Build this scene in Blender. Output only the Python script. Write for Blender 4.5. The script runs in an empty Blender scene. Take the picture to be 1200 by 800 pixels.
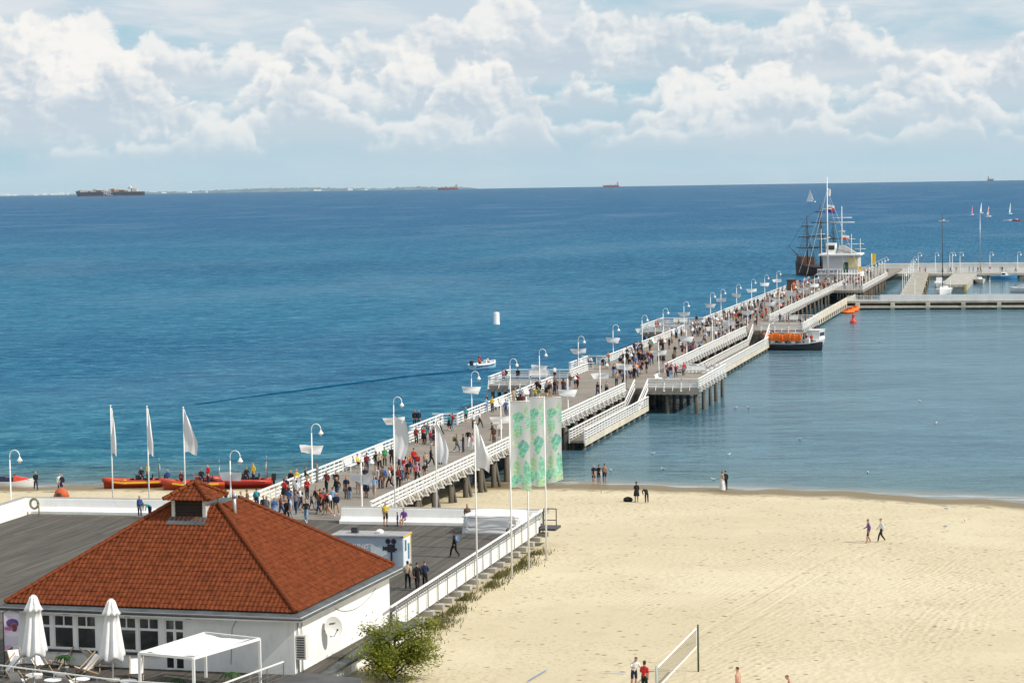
import bpy, math, random
import numpy as np
from mathutils import Vector, Matrix
random.seed(7); np.random.seed(7)
R = math.radians
SC = bpy.context.scene
COL = SC.collection

# ------------------------------------------------------------------ camera
# world frame: X across the pier (right +), Y along the pier (seaward +), Z up; water at z = 0
FPX = 2833.0; CAM = Vector((54.62, 0.0, 27.0)); YAW = math.atan2(.2240, .9746)
PITCH = math.atan((400 - 216.4) / FPX); ROLL = R(0.905)
cam_d = bpy.data.cameras.new('camera'); cam = bpy.data.objects.new('camera', cam_d); COL.objects.link(cam)
cam_d.sensor_width = 36; cam_d.lens = 36 * FPX / 1200; cam_d.clip_start = 1; cam_d.clip_end = 60000
cam.matrix_world = Matrix.Translation(CAM) @ Matrix.Rotation(YAW, 4, 'Z') @ Matrix.Rotation(math.pi/2 - PITCH, 4, 'X') @ Matrix.Rotation(-ROLL, 4, 'Z')
SC.camera = cam

def ray(px, py):
    u = (px-600)/FPX; v = (400-py)/FPX
    r = u*math.cos(ROLL) + v*math.sin(ROLL); w = -u*math.sin(ROLL) + v*math.cos(ROLL)
    f = math.cos(PITCH) + w*math.sin(PITCH); z = -math.sin(PITCH) + w*math.cos(PITCH)
    return Vector((r*math.cos(YAW) - f*math.sin(YAW), r*math.sin(YAW) + f*math.cos(YAW), z))
def at_z(px, py, z):
    d = ray(px, py); return CAM + d*((z - CAM.z)/d.z)
def at_y(px, py, y):
    d = ray(px, py); return CAM + d*(y/d.y)

# ------------------------------------------------------------------ light
SUN_EL = R(43)
SUN_AZ = YAW - R(22)
sd = Vector((math.cos(SUN_AZ)*math.cos(SUN_EL), math.sin(SUN_AZ)*math.cos(SUN_EL), math.sin(SUN_EL)))
sun_d = bpy.data.lights.new('sun', 'SUN'); sun_d.energy = 4.2; sun_d.angle = R(.53); sun_d.color = (1, .93, .82)
sun = bpy.data.objects.new('sun', sun_d); COL.objects.link(sun)
sun.rotation_euler = sd.to_track_quat('Z', 'Y').to_euler()
SC.view_settings.view_transform = 'Standard'; SC.view_settings.look = 'None'
SC.view_settings.exposure = 0.0; SC.view_settings.gamma = 1; SC.view_settings.use_curve_mapping = False
SC.render.engine = 'CYCLES'
SC.cycles.max_bounces = 5; SC.cycles.diffuse_bounces = 2; SC.cycles.glossy_bounces = 3
SC.cycles.transmission_bounces = 3; SC.cycles.transparent_max_bounces = 6; SC.cycles.volume_bounces = 0
SC.cycles.use_denoising = True
SC.cycles.caustics_reflective = False; SC.cycles.caustics_refractive = False

# ------------------------------------------------------------------ node helpers
class NT:
    d2 = False
    def __init__(s, nt, d2=False): s.d2 = d2; s.nt = nt; s.n = nt.nodes; s.l = nt.links
    def inp(s, sock, v):
        if isinstance(v, bpy.types.NodeSocket): s.l.new(v, sock)
        elif v is not None:
            try: sock.default_value = v
            except Exception: sock.default_value = (v[0], v[1], v[2], 1) if hasattr(v, '__len__') else v
    def m(s, op, a, b=None, c=None, clamp=False):
        n = s.n.new('ShaderNodeMath'); n.operation = op; n.use_clamp = clamp
        s.inp(n.inputs[0], a)
        if b is not None: s.inp(n.inputs[1], b)
        if c is not None: s.inp(n.inputs[2], c)
        return n.outputs[0]
    def vm(s, op, a, b=None):
        n = s.n.new('ShaderNodeVectorMath'); n.operation = op; s.inp(n.inputs[0], a)
        if b is not None:
            s.inp(n.inputs[3] if op == 'SCALE' else n.inputs[1], b)
        return n.outputs[0]
    def comb(s, x, y, z):
        n = s.n.new('ShaderNodeCombineXYZ'); s.inp(n.inputs[0], x); s.inp(n.inputs[1], y); s.inp(n.inputs[2], z); return n.outputs[0]
    def sep(s, v):
        n = s.n.new('ShaderNodeSeparateXYZ'); s.inp(n.inputs[0], v); return n.outputs
    def noise(s, v, scale=1, detail=4, rough=.5, dist=0, lac=2.0, col=False):
        n = s.n.new('ShaderNodeTexNoise'); n.noise_dimensions = '2D' if s.d2 else '3D'; s.inp(n.inputs['Vector'], v); n.inputs['Scale'].default_value = scale
        n.inputs['Detail'].default_value = detail; n.inputs['Roughness'].default_value = rough
        n.inputs['Distortion'].default_value = dist; n.inputs['Lacunarity'].default_value = lac
        return n.outputs['Color' if col else 'Fac']
    def vor(s, v, scale=1, feature='F1', smooth=.5, out='Distance', rnd=1):
        n = s.n.new('ShaderNodeTexVoronoi'); n.voronoi_dimensions = '2D' if s.d2 else '3D'; n.feature = feature; s.inp(n.inputs['Vector'], v); n.inputs['Scale'].default_value = scale
        n.inputs['Randomness'].default_value = rnd
        if feature == 'SMOOTH_F1': n.inputs['Smoothness'].default_value = smooth
        return n.outputs[out]
    def ss(s, x, lo, hi, a=0.0, b=1.0):
        n = s.n.new('ShaderNodeMapRange'); n.interpolation_type = 'SMOOTHSTEP'
        for k, v in zip(('Value', 'From Min', 'From Max', 'To Min', 'To Max'), (x, lo, hi, a, b)): s.inp(n.inputs[k], v)
        return n.outputs[0]
    def lin(s, x, lo, hi, a=0.0, b=1.0):
        n = s.n.new('ShaderNodeMapRange')
        for k, v in zip(('Value', 'From Min', 'From Max', 'To Min', 'To Max'), (x, lo, hi, a, b)): s.inp(n.inputs[k], v)
        return n.outputs[0]
    def mix(s, f, a, b, mode='MIX'):
        n = s.n.new('ShaderNodeMix'); n.data_type = 'RGBA'; n.blend_type = mode; n.clamp_factor = True
        s.inp(n.inputs[0], f); s.inp(n.inputs[6], a); s.inp(n.inputs[7], b); return n.outputs[2]
    def bump(s, h, strength=.5, dist=.05, nrm=None):
        n = s.n.new('ShaderNodeBump'); s.inp(n.inputs['Strength'], strength); s.inp(n.inputs['Distance'], dist)
        s.inp(n.inputs['Height'], h)
        if nrm is not None: s.inp(n.inputs['Normal'], nrm)
        return n.outputs[0]
def c4(c): return (c[0], c[1], c[2], 1.0)

# ------------------------------------------------------------------ world: sky with broken cumulus
W = bpy.data.worlds.new('World'); SC.world = W; W.use_nodes = True
def build_world():
    nt = W.node_tree; nt.nodes.clear(); t = NT(nt, True)
    # cauliflower relief shared by all cloud banks, in degrees of azimuth and elevation
    g = bpy.data.node_groups.new('cloud_relief', 'ShaderNodeTree')
    g.interface.new_socket('P', in_out='INPUT', socket_type='NodeSocketVector')
    g.interface.new_socket('D', in_out='OUTPUT', socket_type='NodeSocketFloat')
    gi = g.nodes.new('NodeGroupInput'); go = g.nodes.new('NodeGroupOutput'); q = NT(g, True)
    P = gi.outputs[0]
    wn = q.vm('SUBTRACT', q.noise(P, 1.3, 3, .55, col=True), (.5, .5, .5))
    pw = q.vm('ADD', P, q.vm('SCALE', wn, .55))
    v1 = q.vor(pw, .75); v2 = q.vor(pw, 1.9); v3 = q.vor(pw, 4.6)
    n1 = q.noise(pw, 2.4, 5, .6)
    d = q.m('ADD', q.m('MULTIPLY', v1, .55), q.m('ADD', q.m('MULTIPLY', v2, .32), q.m('MULTIPLY', v3, .11)))
    d = q.m('ADD', q.m('SUBTRACT', .62, d), q.m('MULTIPLY', q.m('SUBTRACT', n1, .5), .42))
    q.l.new(d, go.inputs[0])
    def relief(p):
        n = nt.nodes.new('ShaderNodeGroup'); n.node_tree = g; nt.links.new(p, n.inputs[0]); return n.outputs[0]
    tc = nt.nodes.new('ShaderNodeTexCoord'); vdir = t.vm('NORMALIZE', tc.outputs['Generated'])
    x, y, z = t.sep(vdir)
    zc = t.m('MAXIMUM', z, .004)
    sky = nt.nodes.new('ShaderNodeTexSky'); sky.sky_type = 'NISHITA'; sky.sun_disc = False
    sky.sun_elevation = SUN_EL; sky.sun_rotation = math.atan2(sd.x, sd.y); sky.air_density = 1.0; sky.dust_density = .6; sky.ozone_density = 1.6
    t.l.new(t.vm('NORMALIZE', t.comb(x, y, zc)), sky.inputs[0])
    az = t.m('ADD', t.m('MULTIPLY', t.m('ARCTAN2', x, y), 57.2958), math.degrees(YAW))
    az = t.m('WRAP', az, 180.0, -180.0)
    el = t.m('MULTIPLY', t.m('ARCSINE', zc), 57.2958)
    p = t.comb(az, t.m('MULTIPLY', el, 1.25), 0)
    r0 = relief(p); r1 = relief(t.vm('ADD', p, (.10, .12, 0)))
    shade = t.m('MULTIPLY', t.m('SUBTRACT', r0, r1), 1.6)
    patch = t.ss(t.noise(p, .55, 4, .55), .32, .68, -.38, .22)
    K = 1/.1
    def k(c): return (c[0]*K, c[1]*K, c[2]*K, 1)
    # clear air, brightening and whitening towards the horizon
    base = t.mix(t.ss(el, 14, 0, .25, .8), sky.outputs[0], k((.40, .635, .79)))
    base = t.mix(t.ss(el, 1.1, 0, 0, .55), base, k((.56, .73, .82)))
    vp = t.comb(t.m('MULTIPLY', az, .16), t.m('MULTIPLY', el, .75), 0); vn = t.noise(vp, 1.0, 5, .55, .4)
    veil = t.m('MULTIPLY', t.ss(vn, .24, .52), t.ss(el, 1.2, 2.6, .2, .93))
    c = t.mix(veil, base, t.mix(t.ss(t.noise(vp, 2.3, 4, .55, .3), .35, .68), k((.60, .69, .765)), k((.75, .785, .815))))
    t.d2 = False
    hi = t.noise(t.vm('MULTIPLY', vdir, (1, 1, 2)), 3.2, 4, .55); t.d2 = True
    c = t.mix(t.m('MULTIPLY', t.ss(hi, .44, .62), t.ss(el, 5, 12, 0, .85)), c, k((.74, .77, .80)))
    # banks of cumulus, far to near: base height, depth of the tops, breadth, seed, humps (azimuth, width, extra height)
    banks = [(2.45, 1.6, .17, 3.1, .8, .5, [(3.4, 2.4, 1.2), (0, .9, .9), (9, 3, .7)]),
             (1.65, 1.4, .22, 17.7, .86, .46, [(-10.8, 2.6, 1.8), (-2.0, 2.2, .7), (6.8, 2.5, .5)]),
             (1.05, 1.25, .27, 8.3, .92, .42, [(-10.6, 2.3, 2.4), (-5.0, 1.1, .75), (-1.2, 1.9, .85), (2.6, 1.4, .35), (6.9, 1.6, .75), (10.4, 1.4, .8)]),
             (.72, .75, .42, 29.9, .75, .5, [(-8.5, 2, .5), (-1.5, 2.0, .55), (3.2, 1.5, .35)])]
    for (b, A, fr, sd_, am, thr, humps) in banks:
        n = t.noise(t.comb(az, sd_, 0), fr, 3, .55)
        hgt = t.m('MULTIPLY', t.ss(n, thr-.14, thr+.22), A)
        inview = None
        for a0, w0, h0 in humps:
            u = t.m('DIVIDE', t.m('SUBTRACT', az, a0), w0); e = t.m('MULTIPLY', t.m('POWER', 2.71828, t.m('MULTIPLY', t.m('MULTIPLY', u, u), -.9)), h0); hgt = t.m('ADD', hgt, e)
        top = t.m('ADD', hgt, t.m('MULTIPLY', t.m('SUBTRACT', r0, .22), t.ss(hgt, 0, .6, .25, 1.15)))
        hh = t.m('SUBTRACT', el, b)                                   # height above this bank's base
        below = t.m('SUBTRACT', top, hh)
        a = t.m('MULTIPLY', t.m('MULTIPLY', t.ss(below, -.06, .26), t.ss(hh, -.3, .4)), t.ss(hgt, .04, .3))
        rel = t.m('DIVIDE', hh, t.m('MAXIMUM', top, .35))              # 0 at the flat base, 1 at the crown
        lit = t.m('ADD', t.m('ADD', t.ss(rel, -.1, .9, -.22, .72), shade), patch)
        lit = t.m('ADD', lit, t.m('MULTIPLY', t.ss(below, .5, 0), .22))
        lit = t.m('ADD', lit, t.ss(az, 0, -11, 0, .14))
        cc = t.mix(t.ss(lit, -.15, .95), k((.545, .63, .715)), k((.98, .95, .905)))
        haze_ = t.ss(el, .6, 3.0, .55, .10)
        cc = t.mix(haze_, cc, k((.60, .71, .78)))
        c = t.mix(t.m('MULTIPLY', t.m('MULTIPLY', a, am), t.ss(el, 16, 8)), c, cc)
    bg = nt.nodes.new('ShaderNodeBackground'); bg.inputs[1].default_value = .1; t.l.new(c, bg.inputs[0])
    o = nt.nodes.new('ShaderNodeOutputWorld'); t.l.new(bg.outputs[0], o.inputs[0])
build_world()
W.cycles.sampling_method = 'MANUAL'; W.cycles.sample_map_resolution = 1024

# ------------------------------------------------------------------ materials
MATS = {}
def mk(name, col, rough=.6, var=.12, scale=2.0, bump=0.0, bscale=None, metal=0.0, spec=.4, alpha=None, trans=0.0, stretch=None, col2=None, fine=None):
    if name in MATS: return MATS[name]
    m = bpy.data.materials.new(name); m.use_nodes = True; t = NT(m.node_tree); b = m.node_tree.nodes['Principled BSDF']
    tc = m.node_tree.nodes.new('ShaderNodeTexCoord'); v = tc.outputs['Object']
    if stretch: v = t.vm('MULTIPLY', v, stretch)
    n = t.noise(v, scale, 5, .6)
    lo = [c*(1-var) for c in col]; hi = [min(1, c*(1+var)) for c in (col2 or col)]
    cc = t.mix(t.ss(n, .3, .7), c4(lo), c4(hi))
    if fine:
        cc = t.mix(t.m('MULTIPLY', t.ss(t.noise(v, scale*fine[0], 3, .6), .55, .75), fine[1]), cc, c4(fine[2]))
    t.l.new(cc, b.inputs['Base Color']); b.inputs['Roughness'].default_value = rough; b.inputs['Metallic'].default_value = metal
    b.inputs['Specular IOR Level'].default_value = spec
    if trans: b.inputs['Transmission Weight'].default_value = trans
    if bump: t.l.new(t.bump(t.noise(v, bscale or scale*6, 4, .6), bump, .03), b.inputs['Normal'])
    MATS[name] = m; return m
WHITE = mk('white_paint', (.84, .84, .82), .5, .04, 1.2, fine=(5, .15, (.60, .59, .55)))
WALLW = mk('white_render', (.85, .85, .83), .8, .05, .8, .15, 30, fine=(3, .35, (.62, .60, .55)), stretch=(1, 1, .35))
METAL = mk('galvanised_steel', (.42, .44, .45), .4, .1, 3, metal=.7)
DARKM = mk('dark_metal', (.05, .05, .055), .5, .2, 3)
BLACK = mk('black_rubber', (.018, .018, .02), .55, .3, 3)
WOODD = mk('wet_timber', (.075, .062, .048), .75, .4, 1.5, .5, 10, stretch=(1, 1, .25))
PILE = mk('weathered_piling', (.10, .085, .066), .8, .35, 1.2, .5, 10, stretch=(1, 1, .3), fine=(3, .5, (.05, .055, .04)))
CONC = mk('concrete', (.40, .385, .345), .85, .18, .7, .3, 12, fine=(3, .4, (.22, .21, .18)))
CONCY = mk('cream_concrete', (.58, .54, .44), .85, .15, .5, .2, 8, fine=(3, .4, (.36, .32, .23)))
CLOTH = mk('white_cloth', (.80, .80, .80), .85, .04, 1.5)
GREYROOF = mk('grey_roof_felt', (.085, .085, .088), .85, .25, .6, .2, 20)
ZINC = mk('zinc_flashing', (.085, .095, .10), .6, .25, 1.0, spec=.25)  # zinc tone darkened to carry the gutter shadow under the roof tiles
GLASS = mk('dark_glass', (.022, .026, .03), .08, .4, .5, spec=.6)
RED = mk('red_hull', (.42, .035, .02), .35, .15, 1.0)
ORANGE = mk('orange_fabric', (.85, .17, .015), .6, .15, 2)
YELLOW = mk('yellow_paint', (.75, .48, .03), .5, .1, 2)
GREEN = mk('green_door_paint', (.07, .27, .16), .5, .15, 2)
NAVY = mk('navy_paint', (.02, .03, .07), .4, .2, 2)
TEAK = mk('pale_wood', (.46, .33, .19), .6, .2, 2, stretch=(1, 6, 6))
ROPE = mk('rigging', (.07, .06, .05), .8, .1, 2)
HULLW = mk('white_gelcoat', (.80, .80, .80), .25, .04, 1)
HULLD = mk('dark_hull', (.035, .035, .04), .45, .25, 1)
REDP = mk('red_plastic', (.62, .06, .03), .4, .12, 2)
BLUEP = mk('blue_plastic', (.06, .25, .48), .4, .12, 2)
def leafmat(name, c1, c2):
    m = mk(name, c1, .55, .35, 1.1, col2=c2, spec=.3)
    b = m.node_tree.nodes['Principled BSDF']; b.inputs['Subsurface Weight'].default_value = 0
    out = [n for n in m.node_tree.nodes if n.type == 'OUTPUT_MATERIAL'][0]
    tr = m.node_tree.nodes.new('ShaderNodeBsdfTranslucent'); tr.inputs[0].default_value = c4([min(1, x*1.9) for x in c2])
    mx = m.node_tree.nodes.new('ShaderNodeMixShader'); mx.inputs[0].default_value = .3
    m.node_tree.links.new(b.outputs[0], mx.inputs[1]); m.node_tree.links.new(tr.outputs[0], mx.inputs[2]); m.node_tree.links.new(mx.outputs[0], out.inputs[0])
    return m
LEAF = leafmat('foliage', (.085, .12, .012), (.20, .22, .022))
PALM = leafmat('palm_foliage', (.03, .08, .02), (.05, .13, .03))
GRASS = leafmat('dry_grass', (.055, .062, .014), (.12, .11, .035))

def plank_mat(name, col, pitch, axis, along):
    m = bpy.data.materials.new(name); m.use_nodes = True; t = NT(m.node_tree); b = m.node_tree.nodes['Principled BSDF']
    tc = m.node_tree.nodes.new('ShaderNodeTexCoord'); x, y, z = t.sep(tc.outputs['Object'])
    u = x if axis == 'x' else y; w = y if axis == 'x' else x
    k = t.m('DIVIDE', u, pitch); fr = t.m('FRACT', k); idx = t.m('FLOOR', k)
    edge = t.m('MULTIPLY', t.ss(fr, 0, .08), t.ss(fr, 1, .92))
    tone = t.noise(t.comb(t.m('MULTIPLY', idx, 3.17), t.m('FLOOR', t.m('DIVIDE', w, along)), 0), 1.3, 0)
    gr = t.noise(t.comb(t.m('MULTIPLY', u, 6), t.m('MULTIPLY', w, .5), 0), 1, 5, .65)
    st = t.noise(tc.outputs['Object'], .22, 5, .6)
    v = t.m('MULTIPLY', t.m('ADD', t.m('MULTIPLY', tone, .5), t.m('ADD', t.m('MULTIPLY', gr, .4), t.m('MULTIPLY', st, .5))), 1.43)
    v = t.m('MULTIPLY', v, t.lin(edge, 0, 1, .45, 1))
    cc = t.vm('SCALE', c4(col)[:3], v)
    t.l.new(cc, b.inputs['Base Color']); b.inputs['Roughness'].default_value = .75; b.inputs['Specular IOR Level'].default_value = .3
    t.l.new(t.bump(edge, .3, .02), b.inputs['Normal']); MATS[name] = m; return m
DECK = plank_mat('pier_boards', (.25, .22, .185), .18, 'y', 3.0)
TDECK = mk('terrace_board', (.088, .080, .070), .8, .22, .5, .3, 14, stretch=(6, .3, 1), fine=(4, .35, (.13, .12, .105)), spec=.2)
TDECK2 = mk('terrace_board_pale', (.105, .096, .084), .8, .22, .5, .3, 14, stretch=(6, .3, 1), fine=(4, .35, (.075, .068, .06)), spec=.2)

# ------------------------------------------------------------------ mesh builder
def unit(v): v = Vector(v); return v.normalized() if v.length > 1e-9 else Vector((0, 0, 1))
class MB:
    def __init__(s): s.v = []; s.f = []; s.mi = []; s.cur = 0
    def add(s, vs, fs):
        o = len(s.v); s.v += [tuple(p) for p in vs]
        for f in fs: s.f.append(tuple(i+o for i in f)); s.mi.append(s.cur)
    def box(s, x0, x1, y0, y1, z0, z1):
        s.add([(x0,y0,z0),(x1,y0,z0),(x1,y1,z0),(x0,y1,z0),(x0,y0,z1),(x1,y0,z1),(x1,y1,z1),(x0,y1,z1)],
              [(0,3,2,1),(4,5,6,7),(0,1,5,4),(1,2,6,5),(2,3,7,6),(3,0,4,7)]); return s
    def bar(s, p0, p1, w, h, up=(0,0,1)):
        p0 = Vector(p0); p1 = Vector(p1); d = unit(p1-p0); up = Vector(up)
        if abs(d.dot(up)) > .98: up = Vector((0,1,0))
        sx = d.cross(up).normalized()*w/2; sy = sx.cross(d).normalized()*h/2
        c = [p + a*sx + b*sy for p in (p0, p1) for a, b in ((-1,-1),(1,-1),(1,1),(-1,1))]
        s.add(c, [(0,1,2,3),(7,6,5,4),(0,4,5,1),(1,5,6,2),(2,6,7,3),(3,7,4,0)]); return s
    def tube(s, pts, rad, n=6, cap=True):
        pts = [Vector(p) for p in pts]; rs = rad if hasattr(rad, '__len__') else [rad]*len(pts)
        rings = []; px = None
        for i, p in enumerate(pts):
            d = unit(pts[min(i+1, len(pts)-1)] - pts[max(i-1, 0)])
            if px is None:
                up = Vector((0,0,1)) if abs(d.z) < .9 else Vector((1,0,0)); px = d.cross(up).normalized()
            else: px = (px - d*px.dot(d)).normalized()
            py = d.cross(px)
            rings.append([p + (px*math.cos(2*math.pi*k/n) + py*math.sin(2*math.pi*k/n))*rs[i] for k in range(n)])
        s.loft(rings, cap=cap); return s
    def loft(s, rings, cap=True, closed=True):
        n = len(rings[0]); vs = [p for r in rings for p in r]; fs = []
        for i in range(len(rings)-1):
            for k in range(n if closed else n-1):
                k2 = (k+1) % n; fs.append((i*n+k, i*n+k2, (i+1)*n+k2, (i+1)*n+k))
        if cap and closed: fs.append(tuple(range(n-1, -1, -1))); fs.append(tuple((len(rings)-1)*n + k for k in range(n)))
        s.add(vs, fs); return s
    def lathe(s, c, prof, n=10):
        c = Vector(c)
        s.loft([[c + Vector((r*math.cos(2*math.pi*k/n), r*math.sin(2*math.pi*k/n), z)) for k in range(n)] for r, z in prof]); return s
    def ball(s, c, r, n=8, m=5, sq=(1,1,1)):
        c = Vector(c); rings = []
        for i in range(m+1):
            a = math.pi*(i+.02)/(m+.04) - math.pi/2
            rings.append([c + Vector((sq[0]*r*math.cos(a)*math.cos(2*math.pi*k/n), sq[1]*r*math.cos(a)*math.sin(2*math.pi*k/n), sq[2]*r*math.sin(a))) for k in range(n)])
        s.loft(rings); return s
    def grid(s, fn, nu, nv):
        s.add([fn(i/nu, j/nv) for j in range(nv+1) for i in range(nu+1)],
              [(j*(nu+1)+i, j*(nu+1)+i+1, (j+1)*(nu+1)+i+1, (j+1)*(nu+1)+i) for j in range(nv) for i in range(nu)]); return s
    def mesh(s, name, mats, smooth=False, off=None):
        me = bpy.data.meshes.new(name)
        v = s.v if off is None else [(p[0]-off[0], p[1]-off[1], p[2]-off[2]) for p in s.v]
        me.from_pydata(v, [], s.f)
        for mm in (mats if isinstance(mats, (list, tuple)) else [mats]): me.materials.append(mm)
        if any(s.mi): me.polygons.foreach_set('material_index', s.mi)
        if smooth: me.polygons.foreach_set('use_smooth', [True]*len(me.polygons))
        me.update(); return me
    def build(s, name, mats, parent=None, smooth=False, local=False):
        """world-space vertices become relative to the thing they belong to"""
        off = None
        if not local:
            if parent is None:
                xs = [p[0] for p in s.v]; ys = [p[1] for p in s.v]; zs = [p[2] for p in s.v]
                off = ((min(xs)+max(xs))/2, (min(ys)+max(ys))/2, min(zs))
            else:
                r = parent
                while r.parent: r = r.parent
                off = tuple(r.location)
        o = bpy.data.objects.new(name, s.mesh(name, mats, smooth, off)); COL.objects.link(o)
        if parent is None and off: o.location = off
        if parent is not None: o.parent = parent
        return o
def tag(o, label, cat, group=None, kind=None):
    o['label'] = label; o['category'] = cat
    if group: o['group'] = group
    if kind: o['kind'] = kind
    return o
def struct(o): o['kind'] = 'structure'; return o
def thing(name, label, cat, loc=(0,0,0), rz=0, group=None):
    o = bpy.data.objects.new(name, None); COL.objects.link(o); o.location = loc; o.rotation_euler = (0,0,rz); o.empty_display_size = .3
    return tag(o, label, cat, group)
def ob(name, me, parent=None, loc=(0,0,0), rz=0):
    o = bpy.data.objects.new(name, me); COL.objects.link(o); o.location = loc; o.rotation_euler = (0,0,rz)
    if parent is not None: o.parent = parent
    return o
def copy_tree(o, parent=None):
    c = o.copy(); COL.objects.link(c); c.parent = parent
    for ch in list(o.children): copy_tree(ch, c)
    return c
def place(proto, used, loc, rz=0, label=None, scale=None):
    o = proto if not used else copy_tree(proto)
    used.append(1); o.location = loc; o.rotation_euler = (0,0,rz)
    if scale: o.scale = scale
    if label: o['label'] = label
    return o
def text_mesh(txt, size, mat, extrude=.01, align='CENTER'):
    cu = bpy.data.curves.new('lettering', 'FONT'); cu.body = txt; cu.size = size; cu.extrude = extrude; cu.align_x = align
    o = bpy.data.objects.new('lettering', cu); COL.objects.link(o)
    dg = bpy.context.evaluated_depsgraph_get(); me = bpy.data.meshes.new_from_object(o.evaluated_get(dg))
    bpy.data.objects.remove(o); me.materials.clear(); me.materials.append(mat); return me

# ------------------------------------------------------------------ the beach
SHX = [-400, -41, -18, 10, 25, 37, 44, 51, 200]; SHY = [150, 205.8, 209.5, 212.9, 211.3, 208.9, 206.8, 204.2, 150]
def shore(x): return float(np.interp(x, SHX, SHY))
def sand_z(x, y):
    d = shore(x) - y
    return 2.15*(1-math.exp(-(d/36.0)**1.3)) if d > 0 else max(d*.05, -4.0)
def at_sand(px, py):
    p = at_z(px, py, 1.2)
    for _ in range(12): p = at_z(px, py, sand_z(p.x, p.y))
    return p
def sand_material():
    m = bpy.data.materials.new('beach_sand'); m.use_nodes = True; t = NT(m.node_tree, True); b = m.node_tree.nodes['Principled BSDF']
    tc = m.node_tree.nodes.new('ShaderNodeTexCoord'); v = tc.outputs['Object']; x, y, z = t.sep(v)
    big = t.noise(v, .05, 5, .6); mid = t.noise(v, .5, 5, .65); fine = t.noise(v, 5, 4, .7)
    cc = t.mix(t.ss(big, .3, .7), (.55, .475, .325, 1), (.62, .545, .385, 1))
    cc = t.mix(t.m('MULTIPLY', t.ss(mid, .5, .75), .3), cc, (.44, .365, .24, 1))
    # seaweed and litter flecks
    sp = t.vor(v, .75, out='Distance'); spm = t.m('MULTIPLY', t.ss(sp, .15, .05), t.ss(t.noise(v, .3, 3, .6), .5, .6))
    cc = t.mix(t.m('MULTIPLY', spm, .8), cc, (.17, .13, .075, 1))
    sp2 = t.vor(t.vm('ADD', v, (31, 7, 0)), 1.7, out='Distance'); spm2 = t.m('MULTIPLY', t.ss(sp2, .22, .08), t.ss(t.noise(v, .12, 3, .6), .44, .58))
    cc = t.mix(t.m('MULTIPLY', spm2, .5), cc, (.30, .24, .15, 1))
    zn = t.m('ADD', z, t.m('MULTIPLY', t.m('SUBTRACT', t.noise(v, .25, 4, .6), .5), .12))
    wet = t.ss(zn, .22, .12)
    cc = t.mix(t.m('MULTIPLY', wet, .9), cc, (.17, .12, .055, 1))
    line = t.m('MULTIPLY', t.m('MULTIPLY', t.ss(zn, .27, .23), t.ss(zn, .16, .2)), t.ss(t.noise(v, .8, 4, .7), .45, .65))
    cc = t.mix(t.m('MULTIPLY', line, .6), cc, (.07, .055, .035, 1))
    t.l.new(cc, b.inputs['Base Color'])
    t.l.new(t.lin(wet, 0, 1, .95, .45), b.inputs['Roughness']); b.inputs['Specular IOR Level'].default_value = .12
    # raking tracks, in two fans
    wob = t.m('MULTIPLY', t.noise(v, .03, 2, .5), 7)
    tr1 = t.m('SINE', t.m('MULTIPLY', t.m('ADD', t.m('SUBTRACT', x, t.m('MULTIPLY', y, .22)), wob), 15.0))
    cx = t.m('SUBTRACT', x, 74.0); cy = t.m('SUBTRACT', y, 128.0)
    rr = t.m('SQRT', t.m('ADD', t.m('MULTIPLY', cx, cx), t.m('MULTIPLY', t.m('MULTIPLY', cy, cy), .22)))
    tr2 = t.m('SINE', t.m('MULTIPLY', t.m('ADD', rr, t.m('MULTIPLY', wob, .35)), 14.0))
    sel = t.ss(t.noise(v, .03, 2, .5), .45, .58)
    tr = t.m('ADD', t.m('MULTIPLY', tr1, t.m('SUBTRACT', 1, sel)), t.m('MULTIPLY', tr2, sel))
    tr = t.m('MULTIPLY', tr, t.m('MULTIPLY', t.ss(t.noise(t.vm('MULTIPLY', v, (1, .15, 1)), .2, 3, .6), .46, .66), t.ss(zn, .6, 1.1)))
    foot = t.vor(t.vm('ADD', v, t.vm('SCALE', t.noise(v, 1.5, 2, .5, col=True), .5)), 2.0, 'SMOOTH_F1', .4)
    tram = t.ss(t.noise(t.vm('MULTIPLY', v, (1, .5, 1)), .055, 3, .6), .38, .62, .12, 1)
    fz = t.m('MULTIPLY', t.m('MULTIPLY', foot, tram), t.ss(zn, .2, .4))
    # two wheel ruts of a beach tractor
    ru = t.m('ADD', t.m('SUBTRACT', x, t.m('MULTIPLY', y, .30)), t.m('MULTIPLY', t.m('SINE', t.m('MULTIPLY', y, .045)), 4))
    rut = None
    for x0 in (-6.0, -4.3, 14.0, 15.7):
        e_ = t.ss(t.m('ABSOLUTE', t.m('SUBTRACT', ru, x0)), .32, .12); rut = e_ if rut is None else t.m('ADD', rut, e_)
    rut = t.m('MULTIPLY', rut, t.ss(zn, .7, 1.2))
    fz = t.m('SUBTRACT', fz, t.m('MULTIPLY', rut, .35))
    h = t.m('ADD', t.m('ADD', t.m('MULTIPLY', tr, .085), t.m('MULTIPLY', fz, .62)), t.m('ADD', t.m('MULTIPLY', mid, .5), t.m('MULTIPLY', fine, .22)))
    t.l.new(t.bump(h, .7, .15), b.inputs['Normal'])
    return m
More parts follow.
